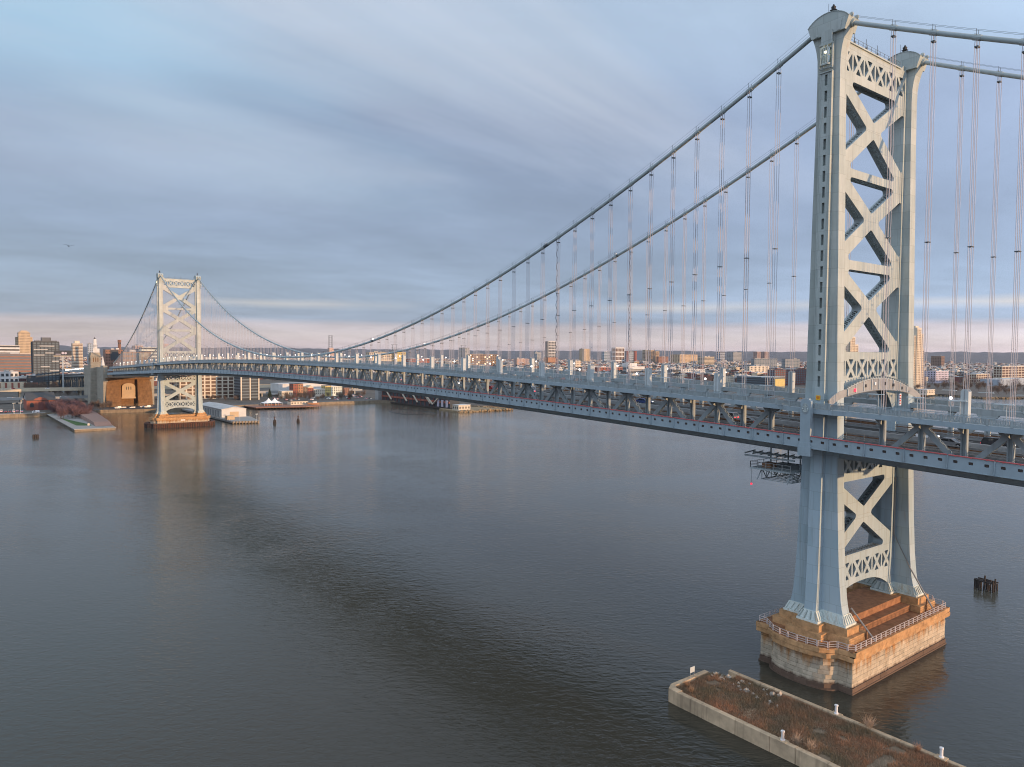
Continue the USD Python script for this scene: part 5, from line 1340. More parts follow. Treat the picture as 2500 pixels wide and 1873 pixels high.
BB("mural_building", "white-fronted block over brown brick, right of the orange-brick block", 1708, 1722, -1516, -1490, 38, "cream", nbE=4, nbS=0, ns=4, pane="window_brown")
BB("office_tower", "tan tower with yellow flank right of the lone striped tower", 3231, 3272, -3014, -2955, 96, "tan", nbE=5, nbS=4, ns=14)
BB("apartment_tower", "white slab with wavy vertical stripes, its left side grey", 2757, 2788, -2819, -2751, 99, "white", "lattice", nbE=6, nbS=3, ns=4, pane="window_brown")
t = BB("hospital", "grey glass block flanked by two red cylinders", 2998, 3016, -3166, -3093, 82, "bluegrey", "bands", nbE=2, nbS=1, ns=6, pane="window_blue")
for y in (-2, -71): MB().tube([(-3, y, 0), (-3, y, 82)], 10.2, 12).build("red_cylinder", "wall_redbrick", t)
BB("office_block", "small blue-grey office block left of the striped white slab", 3512, 3526, -3466, -3410, 81, "bluegrey", "bands", nbE=1, nbS=1, ns=7, pane="window_blue")
t = thing("church", "dark church with a needle spire between the red cylinders and the twin towers", "church", (2750, -3060, GZ))
MB().bx(0, 60, -14, 14, 0, 34).build("nave", "wall_brown", t); MB().tube([(0, 0, 0), (0, 0, 50), (0, 0, 96)], [9, 8, .1], 4).build("spire", "wall_brown", t)
for nm, x, y0, y1, z, c, lab in (("a", 3065, -3362, -3335, 92, "sand", "grey-tan tower, left of the three slim ones on the skyline"), ("b", 3012, -3356, -3322, 91, "tan", "sunlit tan tower, middle one of the three slim ones"), ("c", 2958, -3341, -3310, 84, "tan", "tan tower, right-hand and lowest of the three slim ones")):
    BB("apartment_tower", lab, x, x + 26, y0, y1, z, c, "lattice", nbE=3, nbS=2, ns=10, pane="window_brown")
BB("loft_building", "low brown brick building in front of the three slim towers", 2545, 2560, -2943, -2863, 52, "brick", nbE=8, nbS=3, ns=6, pane="window_brown")
BB("hospital", "long sunlit tan complex right of the three slim towers", 2541, 2611, -3186, -3033, 64, "tan", nbE=14, nbS=4, ns=8, pane="window_brown")
BB("office_block", "tan block with grey left flank and dark window rows right of centre", 2079, 2117, -2723, -2649, 54, "sand", "bands", nbE=1, nbS=1, ns=8)
t = BB("terminal", "white-framed building with a pale rooftop box, directly behind the deck right of centre", 1137, 1151, -1198, -1134, 30, "grey", "wide", nbE=9, nbS=8, ns=3, frame="white", roof="white")
MB().bx(-1.5, .1, -65, 1, 22, 28).bx(-1.5, .1, -3, 1.5, 0, 28).bx(-1.5, .1, -65, -62, 0, 28).build("white_frame", "wall_white", t)
MB().bx(12, 34, -48, -19, 28, 36).build("rooftop_box", "wall_white", t)
BB("warehouse", "long red-brick warehouse left of the white-framed building", 1264, 1278, -1262, -1165, 26, "redbrick", nbE=9, nbS=6, ns=3, roof="roofpale")
BB("flats", "pale grey flats with white roof edges behind the deck, right of centre", 1051, 1065, -1319, -1229, 24, "white", "wide", nbE=10, nbS=3, ns=5, roof="roofpale", pane="window_blue")
BB("office_block", "dark glass block left of the pale grey flats", 1051, 1065, -1228, -1196, 24, "dgrey", "bands", nbE=3, nbS=2, ns=5, pane="window_dark")
t = BB("apartment_block", "cream apartment block with dark square windows left of the near tower", 970, 984, -1465, -1384, 33, "cream", "punched", nbE=5, nbS=2, ns=6, indiv=True, roof="roofpale")
BB("flats", "small cream stepped flats left of the cream apartment block", 1081, 1095, -1503, -1486, 28, "sand", nbE=3, nbS=2, ns=5, pane="window_brown")
BB("apartment_block", "long dark red apartment block just left of the near tower", 704, 718, -1186, -1073, 32, "darkred", "lattice", nbE=18, nbS=3, ns=6, pane="window_blue", frame="darkred")
BB("apartment_block", "dark grey gridded block behind the cream apartment block", 1582, 1596, -2463, -2311, 48, "dgrey", "lattice", nbE=14, nbS=3, ns=8, pane="window_blue", frame="grey")
BB("apartment_block", "dark gridded block close left of the near tower, behind the dark red one", 1397, 1411, -2317, -2224, 48, "dgrey", "lattice", nbE=10, nbS=3, ns=8, pane="window_blue", frame="grey")
t = BB("pier_building", "low glass building with a white flat roof and yellow end, left of the near tower", 608, 678, -953, -920, 23, "charcoal", "bands", nbE=1, nbS=8, ns=5, pane="window_blue", roof="white", plant=False)
MB().bx(-1.5, 14, -31, -3, 0, 18).build("yellow_end", "wall_yellow", t)
for x, y0, y1, lab in ((3457, -5177, -5125, "left one of two pinkish slabs far off on the plain"), (3447, -5273, -5220, "right one of two pinkish slabs far off on the plain")):
    BB("slab_tower", lab, x, x + 36, y0, y1, 95, "pink", "lattice", nbE=4, nbS=2, ns=10, pane="window_brown")
BB("office_block", "small pale blue block far off under the hills", 3643, 3676, -4954, -4882, 89, "bluegrey", "bands", nbE=2, nbS=1, ns=6)
BB("slab_tower", "grey cluster block far off left of the pinkish slabs", 3577, 3637, -5122, -4968, 90, "grey", "wide", nbE=10, nbS=4, ns=8)
def condo(lab, x0, y0, w, hs, bays):
    """tall stepped tan condominium: every step is lower than the one before"""
    t = thing("condominium_tower", lab, "tower", (x0, y0, GZ))
    foot.append((x0 - 5, x0 + 25, y0 - w - 5, y0 + 5))
    y = 0; win = MB(); bal = MB(); k0 = 0
    for (ww, h, ox) in hs:
        MB().bx(ox, 20, -y - ww, -y, 0, h).build("wall", "wall_cream", t)
        nb = max(1, int(ww / 4.4)); n = int(h / 3.05)
        for i in range(nb):
            for j in range(n - 1):
                a = -y - ww + ww * (i + .3) / nb; win.bx(ox - .08, ox, a, a + ww / nb * .4, 3 + 3.05 * j, 4.7 + 3.05 * j)
                if i % 2 == 0 and j % 1 == 0: bal.bx(ox - .9, ox, a - .6, a + ww / nb * .4 + .6, 2.4 + 3.05 * j, 2.75 + 3.05 * j)
        if y == 0:
            for j in range(n - 1):
                for xx in (3, 8, 13, 17): win.bx(xx, xx + 1.8, -.01, .08, 3 + 3.05 * j, 4.7 + 3.05 * j)
        y += ww
    win.build("windows", "window_brown", t, kind="stuff"); bal.build("balconies", "wall_sand", t, kind="stuff")
    return t
t = condo("tall sunlit cream condominium tower close right of the near bridge tower", 498, -1172, 44, [(6, 92, 2), (16, 106, 0), (8, 96, 0), (7, 70, 1), (5, 45, 2)], 5)
MB().bx(4, 16, -20, -8, 105, 109).build("crown", "wall_cream", t)
t = condo("cream condominium tower seen through the near bridge tower's frame", 613, -1159, 50, [(10, 80, 1), (22, 92, 0), (14, 78, 1)], 5)
MB().bx(4, 16, -28, -12, 91, 96).build("crown", "wall_cream", t)
BB("office_block", "lilac-grey office block with white roof box behind the river at right", 603, 625, -1579, -1514, 28, "lilac", "punched", nbE=9, nbS=4, ns=5, roof="white")
BB("warehouse", "low white-framed building with dark bays right of the lilac office block", 558, 572, -1675, -1604, 22, "cream", "lattice", nbE=6, nbS=3, ns=3, pane="window_brown", roof="roofpale")
BB("factory", "big white gridded factory with dark windows at the right edge", 585, 602, -2040, -1828, 37, "pink", "lattice", nbE=10, nbS=3, ns=5, pane="window_brown", frame="cream", roof="roofpale", indiv=True)
BB("warehouse", "long low blue-grey warehouse behind the bare trees at the right edge", 469, 503, -1643, -1470, 15, "bluegrey", "punched", nbE=0, nbS=0, ns=1, roof="roofpale", plant=False)
BB("bank_house", "low cream house beside the river at the foot of the condominium tower", 397, 411, -1007, -980, 10, "cream", nbE=5, nbS=3, ns=2, roof="roofpale", plant=False)
BB("apartment_block", "brown gridded block with an orange end, far off right of the condominium tower", 1489, 1535, -3785, -3747, 64, "brown", "lattice", nbE=3, nbS=6, ns=8, pane="window_brown")

# radio masts and other thin marks on the skyline
t = thing("clock_tower", "pink tower with a latticed mast on top, behind the lowest point of the cables", "tower", (1500, -545, GZ))
MB().bx(0, 12, -6, 6, 0, 62).bx(1, 11, -5, 5, 62, 67).build("shaft", "wall_pink", t)
m = MB()
for x in (3, 9):
    for y in (-3, 3): m.bx(x - .3, x + .3, y - .3, y + .3, 67, 96)
for z in np.arange(70, 97, 5): m.bx(2.7, 9.3, -3.3, 3.3, z - .25, z + .25)
m.build("mast", "steel_dark", t)
for k, (x, y, lab) in enumerate(((1340, -620, "left one of two lattice masts behind mid-span"), (1280, -760, "right one of two lattice masts behind mid-span"))):
    t = thing("lattice_mast", lab, "mast", (x, y, GZ)); m = MB()
    for a in (-5, 5): m.bx(-.3, .3, a - .4, a + .4, 0, 74)
    for z in (60, 67, 74): m.bx(-.3, .3, -8, 8, z - .4, z + .4)
    m.build("frame", "steel_dark", t)
BB("office_block", "sunlit cream slab under the lattice masts", 1500, 1520, -700, -640, 60, "sand", nbE=12, nbS=2, ns=9, pane="window_brown")
BB("office_block", "yellowish slab right of the sunlit cream one under the masts", 1495, 1515, -735, -703, 61, "yellow", nbE=6, nbS=2, ns=9, pane="window_brown")
BB("warehouse", "long low dark red shed behind the deck left of mid-span", 2270, 2300, -1290, -1185, 39, "redbrick", nbE=14, nbS=3, ns=3, roof="roofpale")

# billboard
bb = thing("billboard", "tall single-post billboard with a dark poster left of the anchorage", "billboard", (1057, 25.5, GZ))
MB().tube([(0, 0, 0), (0, 0, 48)], [1.0, .8], 10).build("post", "sleeve", bb)
MB().bx(-.5, .5, -10, 10, 49, 55.6).build("board", "wall_charcoal", bb)
MB().bx(-1.6, .4, -10.4, 10.4, 47.9, 48.8).build("catwalk", "wall_sand", bb)
MB().poly(shapely.Point(-.2, 52.4).buffer(1.6, 6), -.56, -.5, "yzx").poly(shapely.Point(-3.4, 52.2).buffer(1.4, 6), -.56, -.5, "yzx").bx(-.56, -.5, 2, 8, 50.6, 51.2).build("poster_figure", "wall_lilac", bb)

# red river house with its big slate roof
rh = thing("fire_house", "red-brick river house with a dark pitched roof and arched door on the left bank", "house", (729, 87, GZ))
MB().bx(0, 40, -22.5, 0, 0, 9.2).build("wall", "wall_redbrick", rh)
MB().poly(Polygon([(0, 9.2), (40, 9.2), (18, 15.2)]), -22.5, 0, "xzy").build("side_gable", "wall_grey", rh)
MB().beam((-.6, -11.25, 9.1), (18, -11.25, 15.4), .4, 23.4, up=(0, 1, 0)).beam((40.6, -11.25, 9.1), (18, -11.25, 15.4), .4, 23.4, up=(0, 1, 0)).build("roof_pitch", "wall_roofdark", rh)
MB().poly(Polygon([(-17, 9.0), (-4.6, 9.0), (-6.5, 10.6), (-10.8, 12.2), (-15, 10.6)]), -.35, 3.0, "yzx").build("front_gable", "wall_redbrick", rh)
MB().poly(Polygon([(-13, 0), (-9, 0), (-9, 6)] + [(-11 + 2 * math.cos(a), 6 + 1.6 * math.sin(a)) for a in np.linspace(.2, math.pi - .2, 7)] + [(-13, 6)]), -.45, -.34, "yzx").build("arched_door", "wall_darkred", rh)
for y in (-4.0, -19): MB().poly(Polygon([(y - 1.4, 3), (y + 1.4, 3), (y + 1.4, 6.2), (y, 7.2), (y - 1.4, 6.2)]), -.45, -.34, "yzx").build("window", "window_dark", rh)
foot.append((724, 775, 60, 92))

# ------------------------------------------------------------------ anchorage with its pylons, and the viaduct behind it
ag = thing("bridge_anchorage", "massive brown masonry anchorage under the far end of the bridge, with an arched niche", "anchorage")
MB().bx(748, 880, -20, 20, 0, 29.8).build("core", "wall_rubble_brown", ag)
for y0, y1 in ((7.4, 20), (-20, -7.4)):
    MB().loft([[(738.5, y0 - (1 if y0 < 0 else -.2), 1), (749, y0 - (1 if y0 < 0 else -.2), 1), (749, y1 + (1.3 if y1 > 0 else .2) * (1 if y1 > 0 else -1), 1), (738.5, y1 + (1.3 if y1 > 0 else .2) * (1 if y1 > 0 else -1), 1)], [(743, y0, 29.6), (749, y0, 29.6), (749, y1, 29.6), (743, y1, 29.6)]]).build("battered_buttress", "wall_rubble_brown", ag)
MB().bx(741, 882, -21, 21, 29.6, 31.2).build("cornice", "wall_rubble_brown", ag)
niche = Polygon([(-6, 11.5), (6, 11.5), (6, 22)] + [(6 * math.cos(a), 22 + 3.6 * math.sin(a)) for a in np.linspace(.15, math.pi - .15, 13)] + [(-6, 22)])
ag2 = MB().poly(niche, 745.8, 748.2, "yzx"); ag2.build("niche", "wall_tan", ag)
for y in (-2, 0, 2): MB().bx(745.6, 745.85, y - .35, y + .35, 19, 22).build("niche_slot", "window_dark", ag)
MB().bx(744.6, 748, -6.6, 6.6, 10.2, 11.6).build("sill", "wall_tan", ag)
for k in range(40):
    y = -20 + k; MB().bx(736.8, 736.95, y - .05, y + .05, GZ, GZ + 2.6).build("fence_bar", "wall_tan", ag)
for s in (1, -1):
    w = MB().bx(744, 884, 19.9 * s, 22.3 * s, 0, 42.2 - 1.0); w.build("side_wall", "wall_granite", ag)
    for z in (10, 20, 31.5, 38): MB().bx(743.7, 884, 22.3 * s, 22.55 * s, z - .3, z + .3).build("string_course", "wall_granite", ag)
    MB().bx(742.6, 760, 18.9 * s, 22.9 * s, 0, 43.3).build("corner_pier", "wall_granite", ag)
    p = thing("anchorage_pylon", "stout granite pylon with three slots at the %s end of the anchorage" % ("nearer" if s > 0 else "farther"), "pylon", (790, 22.8 * s, 0))
    MB().loft([[(-1.2, -5.6, 0), (18, -5.6, 0), (18, 5.6, 0), (-1.2, 5.6, 0)], [(0, -4.9, 30), (17, -4.9, 30), (17, 4.9, 30), (0, 4.9, 30)], [(.2, -4.6, 52), (16.6, -4.6, 52), (16.6, 4.6, 52), (.2, 4.6, 52)]]).build("shaft", "wall_granite", p)
    MB().bx(-.2, 17, -5, 5, 52, 53.2).bx(.6, 16.2, -4.3, 4.3, 53.2, 56.2).build("crown", "wall_granite", p)
    for k in (-1, 0, 1):
        MB().bx(.05, .3, k * 2.0 - .45, k * 2.0 + .45, 46.5, 51).build("slot_window", "wall_rubble_brown", p)
        MB().bx(8 + k * 3 - .5, 8 + k * 3 + .5, 4.5, 4.75, 46.5, 51).build("slot_window", "wall_rubble_brown", p)
    m = MB()
    for z in np.arange(3, 51, 1.6):
        e = np.interp(z, [0, 30, 52], [0, 1.2, 1.4])
        m.bx(-1.23 + e, 0, -5.6 + e * .55, 5.6 - e * .55, z - .05, z + .05).bx(-1 + e, 17, 5.5 - e * .62, 5.62 - e * .62, z - .05, z + .05)
    m.build("masonry_course", "wall_brown", p, kind="stuff")
foot.append((735, 890, -30, 34))
va = thing("approach_viaduct", "blue-grey approach viaduct curving off behind the anchorage pylon", "viaduct")
xs = np.linspace(880, 1500, 30); zv = lambda x: float(R(x)) + max(0, x - 1150) * .012
for s in (1, -1):
    MB().loft([[(x, 16 * s - .5, zv(x) - 2.2), (x, 16 * s + .5, zv(x) - 2.2), (x, 16 * s + .5, zv(x)), (x, 16 * s - .5, zv(x))] for x in xs], cap=False).build("parapet", "steel", va)
    MB().loft([[(x, 14 * s - .5, zv(x) - 8.5), (x, 14 * s + .5, zv(x) - 8.5), (x, 14 * s + .5, zv(x) - 5.5), (x, 14 * s - .5, zv(x) - 5.5)] for x in xs], cap=False).build("girder", "steel", va)
MB().loft([[(x, -16, zv(x) - 6.2), (x, 16, zv(x) - 6.2), (x, 16, zv(x) - 5.6), (x, -16, zv(x) - 5.6)] for x in xs], cap=False).build("deck_slab", "asphalt", va)
for x in np.arange(900, 1480, 26):
    m = MB()
    for y in np.linspace(-13, 13, 4): m.bx(x - .8, x + .8, y - .8, y + .8, 0, zv(x) - 8)
    m.bx(x - .9, x + .9, -14.5, 14.5, zv(x) - 9.6, zv(x) - 8.2)
    m.build("column", "steel_dark", va)
for x in np.arange(905, 1130, 15):
    MB().sphere((x, 16.2, zv(x) + .9), .75, 1).bx(x - .1, x + .1, 16.1, 16.3, zv(x), zv(x) + .5).build("parapet_light", "globe_lamp", va)
foot.append((880, 1500, -22, 22))

# elevated highway along the bank
hw = thing("elevated_highway", "tan concrete elevated highway passing behind the anchorage at left", "viaduct")
ys = np.linspace(-420, 420, 30)
def hz_(y): return 12.6 + .006 * (y - 50)
MB().loft([[(930, y, hz_(y) - .9), (958, y, hz_(y) - .9), (958, y, hz_(y)), (930, y, hz_(y))] for y in ys], cap=True).build("road_slab", "street", hw)
for x in (929.6, 958.4): MB().loft([[(x - .4, y, hz_(y) - 1.9), (x + .4, y, hz_(y) - 1.9), (x + .4, y, hz_(y) + 1.1), (x - .4, y, hz_(y) + 1.1)] for y in ys], cap=True).build("parapet", "wall_sand", hw)
for y in np.arange(-400, 401, 30):
    m = MB()
    for x in (935, 944, 953): m.bx(x - .9, x + .9, y - .9, y + .9, 0, hz_(y) - 2.4)
    m.bx(931, 957, y - 1, y + 1, hz_(y) - 3.2, hz_(y) - .9); m.build("pier", "wall_sand", hw)
rd = thing("river_road_ramp", "lower concrete ramp road between the highway and the red river house", "viaduct")
MB().loft([[(836, y, 7.0), (850, y, 7.0), (850, y, 7.9), (836, y, 7.9)] for y in np.linspace(-300, 300, 12)]).build("road_slab", "street", rd)
for x in (835.6, 850.4): MB().bx(x - .3, x + .3, -300, 300, 6.6, 8.9).build("parapet", "wall_grey", rd)
for y in np.arange(-290, 300, 25): MB().bx(838, 848, y - 1, y + 1, 0, 7).build("pier", "wall_grey", rd)
foot.append((925, 962, -430, 430)); foot.append((830, 856, -310, 310))
MB().bx(700, 722, -64, 60, GZ, GZ + .02).build("quay_road", "street", kind="structure")
MB().bx(703, 716, -420, -64, GZ, GZ + .02).build("quay_road", "street", kind="structure")
MB().bx(686, 692, 76, 600, GZ, GZ + .5).build("riverside_walk", "promenade", kind="structure")

# park pier with lawn, ramp and winter trees
pk = thing("park_pier", "landscaped park pier with a green lawn and pink paved ramp, left of the far tower", "pier")
slab(Polygon([(745, 76), (527, 71.6), (526, 46), (700, 42)]), -2, 1.3).build("pier_wall", "bulkhead", pk)
slab(Polygon([(745, 76.4), (526.6, 72), (525.6, 45.6), (700, 41.6)]), 1.3, 1.9).build("pier_deck", "promenade", pk)
slab(Polygon([(636, 70.5), (556, 67.2), (549, 58.4), (560, 58)]), 1.9, 1.98).build("lawn", "lawn", pk)
MB().loft([[(540, 45.8, 1.9), (540, 57, 1.9), (540, 57, 2.0), (540, 45.8, 2.0)], [(553, 45.8, 1.9), (553, 56.5, 1.9), (553, 56.5, 4.2), (553, 45.8, 4.2)], [(640, 43.5, 1.9), (640, 57, 1.9), (640, 57, 5.6), (640, 43.5, 5.6)], [(745, 42, 1.9), (745, 55, 1.9), (745, 55, 6.0), (745, 42, 6.0)]]).build("paved_ramp", "pink_paving", pk)
for x in np.linspace(546, 740, 30): MB().bx(x - .15, x + .15, 44.2, 44.5, 4.4 if x > 553 else 2.5, 6.6 if x > 560 else 4.4).build("rail_post", "rusty_iron", pk)
for x in np.linspace(530, 740, 34): MB().bx(x - .2, x + .2, 72.0 + (x - 527) * .02, 72.3 + (x - 527) * .02, .2, 1.7).build("fender_block", "timber", pk)
m = MB().sphere((551, 60, 2.8), 1.0, 1).cone((551, 60, 1.9), .9, .5, .8, 8); m.build("stone_finial", "wall_cream", pk)

# two beacon dolphins
def mk_dolphin():
    t = thing("pile_beacon", "", "beacon")
    for k in range(7):
        a = 2 * math.pi * k / 7; MB().tube([(1.3 * math.cos(a), 1.3 * math.sin(a), -2), (.7 * math.cos(a), .7 * math.sin(a), 3.0)], .34, 6).build("pile", "timber", t)
    MB().tube([(0, 0, -2), (0, 0, 3.6), (0, 0, 3.8), (0, 0, 7.6)], [.4, .35, .14, .10], 6).build("post", "timber", t)
    MB().bx(-.5, .5, -.5, .5, 4.2, 5.2).build("daymark", "rusty_iron", t)
    return t
place("dolphin", mk_dolphin, "dark pile beacon in the river, left one of the pair right of the white shed", (510.8, -65.9, 0))
place("dolphin", mk_dolphin, "dark pile beacon in the river, right one of the pair right of the white shed", (510.4, -85.3, 0))
# left-edge stump of a pier
t = thing("timber_stump", "dark timber stump of a dolphin cut by the left edge of the picture", "piles", (498, 97, 0))
for k in range(6): MB().tube([(math.cos(k) * 1.6, math.sin(k) * 1.6, -2), (math.cos(k) * 1.2, math.sin(k) * 1.2, 2.4)], .6, 6).build("pile", "timber", t)
# flagpole-like lamp masts and parked boats on the left bank
for k, (x, y) in enumerate(((684, 99), (684, 94.5))):
    t = thing("lamp_mast", ("left" if k == 0 else "right") + " one of two white lamp masts on the far left bank", "lamp post", (x, y, GZ))
    MB().tube([(0, 0, 0), (0, 0, 10)], [.22, .14], 6).bx(-.4, .4, -1.3, 1.3, 9.6, 10).build("post", "sleeve", t)
bp = [(578.5, -204.7), (553.9, -197.3), (535.9, -196.3), (525.6, -201.6), (519.3, -209.9), (517.7, -217.0), (524, -226), (545, -232), (575, -230), (590, -222), (588, -213)]
tt = np.linspace(0, len(bp) - 1, 60); bq = np.array(bp)
MB().tube(np.column_stack([np.interp(tt, range(len(bp)), bq[:, 0]), np.interp(tt, range(len(bp)), bq[:, 1]), np.full(60, .05)]), .35, 6).build("floating_boom", "black", label="dark floating boom curving on the water before the pier hall", category="boom")

# ------------------------------------------------------------------ trees: bare in winter
principled("bark", (0.085, 0.062, 0.050), 0.95, var=0.3, scale=2.0)
principled("twigs_purple", (0.155, 0.088, 0.090), 0.95, var=0.25, scale=0.3)
principled("twigs_brown", (0.135, 0.095, 0.070), 0.95, var=0.25, scale=0.3)
principled("evergreen", (0.035, 0.05, 0.028), 0.95, var=0.3, scale=0.5)
def mk_tree(mat, seed, h=9.0, n=1300):
    def f():
        rg = np.random.default_rng(seed)
        t = thing("bare_tree", "", "tree")
        m = MB().tube([(0, 0, 0), (.1, 0, h * .25), (0, .1, h * .5), (.1, 0, h * .78)], [.22, .17, .11, .04], 5)
        tips = []
        for k in range(11):
            z0 = h * rg.uniform(.2, .6); a = rg.uniform(0, 2 * np.pi); L = h * rg.uniform(.28, .46)
            d = np.array([math.cos(a), math.sin(a), rg.uniform(.5, 1.3)]); d /= np.linalg.norm(d)
            p0 = np.array([0, 0, z0]); p1 = p0 + d * L * .5; p2 = p1 + (d + [0, 0, .4]) * L * .5
            m.tube([p0, p1, p2], [.09, .06, .025], 4, cap=False); tips += [p1, p2, (p1 + p2) / 2]
        m.build("trunk", "bark", t)
        c = MB(); V, Fc = [], []
        for k in range(n):
            p = tips[rg.integers(len(tips))] + rg.normal(0, h * .085, 3); d = p - [0, 0, h * .35]; d = d / (np.linalg.norm(d) + 1e-6) + rg.normal(0, .45, 3) + [0, 0, .35]; L = rg.uniform(.5, 1.5)
            q = p + d * L; s = np.cross(d, rg.normal(0, 1, 3)); s = s / (np.linalg.norm(s) + 1e-6) * rg.uniform(.03, .075)
            i = len(V); V += [p - s, p + s, q]; Fc.append([i, i + 1, i + 2])
        c.add(V, Fc).build("crown", mat, t)
        return t
    return f
def tree(key, lab, x, y, z, sc, rot, grp=None):
    mat, seed = {"purple": ("twigs_purple", 1), "brown": ("twigs_brown", 2), "brown2": ("twigs_brown", 3)}[key]
    return place("tree_" + key, mk_tree(mat, seed), lab, (x, y, z), rot, grp, (sc, sc, sc * .95))
rg = np.random.default_rng(17)
for k in range(64): tree("purple", "purple-brown bare tree among the dense group on the park pier", rg.uniform(622, 744), rg.uniform(47, 71) if k % 3 else rg.uniform(56, 70), 1.9, rg.uniform(.8, 1.25), rg.uniform(0, 360), "bare trees on the park pier")
for k in range(14): tree("brown", "brown bare tree on the quay in front of the anchorage", rg.uniform(698, 735), rg.uniform(18, 60), GZ, rg.uniform(.6, .9), rg.uniform(0, 360), "bare trees on the quay by the anchorage")
for k in range(30): tree("brown2", "small bare tree along the bank in front of the terrace houses", rg.uniform(722, 795), rg.uniform(-275, -160), GZ, rg.uniform(.5, .95), rg.uniform(0, 360), "bare trees before the terrace houses")
for k in range(10): tree("brown", "small bare tree in front of the white-framed apartment block", rg.uniform(770, 815), rg.uniform(-125, -70), GZ, rg.uniform(.5, .8), rg.uniform(0, 360), "bare trees before the white-framed block")
for k in range(26): tree("brown2", "bare tree on the embankment beside the approach viaduct", rg.uniform(965, 1150), rg.choice([rg.uniform(24, 44), rg.uniform(52, 62)]), GZ, rg.uniform(.9, 1.5), rg.uniform(0, 360), "bare trees beside the approach viaduct")
for k in range(56):
    x = rg.uniform(330, 560); y = -1060 - (x - 300) * .25 - rg.uniform(10, 330)
    tree("brown" if k % 2 else "brown2", "brown bare tree in the belt along the river bank at the right edge", x, y, GZ, rg.uniform(.8, 1.35), rg.uniform(0, 360), "bare trees along the right bank")
t = thing("evergreen_tree", "dark evergreen tree on the bank left of the red four-storey house", "tree", (790, -158, GZ))
MB().tube([(0, 0, 0), (0, 0, 6)], [.4, .15], 6).build("trunk", "bark", t)
V, Fc = [], []
for k in range(900):
    z = rg.uniform(1.2, 11); r = (11.5 - z) * .33 * rg.uniform(.3, 1.05); a = rg.uniform(0, 2 * np.pi); p = np.array([r * math.cos(a), r * math.sin(a), z]); i = len(V); V += [p + rg.normal(0, .35, 3) for _ in range(3)]; Fc.append([i, i + 1, i + 2])
MB().add(V, Fc).build("crown", "evergreen", t)

# ------------------------------------------------------------------ cars on the bank and highway
def land_car(kind, col, lab, x, y, z, rot, grp=None):
    c = car(kind, col, lab, x, y, z, rot)
    if grp: tag(stage.GetPrimAtPath(c), group=grp)
for k, (kind, col, y) in enumerate((("van", "white", 15.0), ("saloon", "white", 9.5), ("suv", "white", 2.5), ("saloon", "white", -7.5), ("van", "white", -10.8), ("saloon", "grey", -15))):
    land_car(kind, col, ["white van", "white saloon", "white off-road car", "second white saloon", "second white van", "grey saloon"][k] + " parked on the quay in front of the anchorage", 718 if k % 2 else 713, y, GZ + .02, 90)
for k in range(14):
    y = 92 + k * 2.9; land_car(["suv", "saloon", "van"][k % 3], ["white", "silver", "white", "grey", "black"][k % 5], "%s %s parked in the lot left of the red river house" % (["white", "silver", "white", "grey", "black"][k % 5], ["car", "car", "van"][k % 3]), 712 + (k % 2) * 7, y, GZ, rg.uniform(-4, 4), "vehicles parked left of the red river house")
for k, (y, col, lab) in enumerate(((86, "red", "red car on the elevated highway at far left"), (96, "white", "white car on the elevated highway at the left edge"), (52, "white", "white car on the elevated highway right of the red one"), (30, "white", "white car on the highway close to the anchorage pylon"))):
    land_car("saloon", col, lab, 937 if k % 2 else 950, y, hz_(y), 90)
land_car("saloon", "white", "white car on the lower ramp road at the left edge", 843, 94, 7.92, 90)
land_car("saloon", "silver", "silver car on the lower ramp road near the anchorage", 843, 47, 7.92, 90)
land_car("van", "white", "white van on the riverside walk behind the park pier's root", 689, 83, GZ + .5, 90)
for k in range(36):
    land_car(["saloon", "suv", "van"][k % 3], ["white", "silver", "grey", "black", "red", "white"][k % 6], "%s %s parked on the quay lot in front of the terrace houses" % (["white", "silver", "grey", "black", "red", "white"][k % 6], ["car", "car", "van"][k % 3]), rg.uniform(722, 790), -160 - rg.integers(0, 38) * 2.9, GZ, rg.choice([0, 180]) + rg.uniform(-3, 3), "vehicles on the quay before the terrace houses")

# ------------------------------------------------------------------ small houses of the flat city, in streets
HC = [("brick", "roofdark", "brick"), ("brown", "roofpale", "brown"), ("redbrick", "roofdark", "red-brick"), ("sand", "roofpale", "sand-coloured"), ("white", "roofpale", "white"), ("grey", "roofdark", "grey"), ("cream", "roofdark", "cream"), ("darkred", "roofpale", "dark red")]
def mk_house(i):
    def f():
        c, r, _ = HC[i]
        t = thing("row_house", "", "house")
        MB().bx(-5, 5, -8, 8, 0, 9).build("wall", "wall_" + c, t)
        MB().bx(-5.2, 5.2, -8.2, 8.2, 9, 9.5).bx(-1, 2, -3, 0, 9.5, 10.6).build("roof", "wall_" + r, t)
        m = MB()
        for y in (-6, -3, 0, 3, 6):
            for z in (1.5, 4.2, 6.8): m.bx(-5.06, -5, y - .6, y + .6, z, z + 1.6)
        for x in (-3, 0, 3):
            for z in (1.5, 4.2, 6.8): m.bx(x - .6, x + .6, 8, 8.06, z, z + 1.6)
        m.build("windows", "window_dark", t, kind="stuff")
        return t
    return f
FWD = np.array([math.cos(YAW), math.sin(YAW)]); RGT = np.array([math.sin(YAW), -math.cos(YAW)])
cand = []
shapely.prepare(land)
rg = np.random.default_rng(23)
def clear(x, y, m=9):
    return not any(a - m < x < b + m and c - m < y < d + m for a, b, c, d in foot)
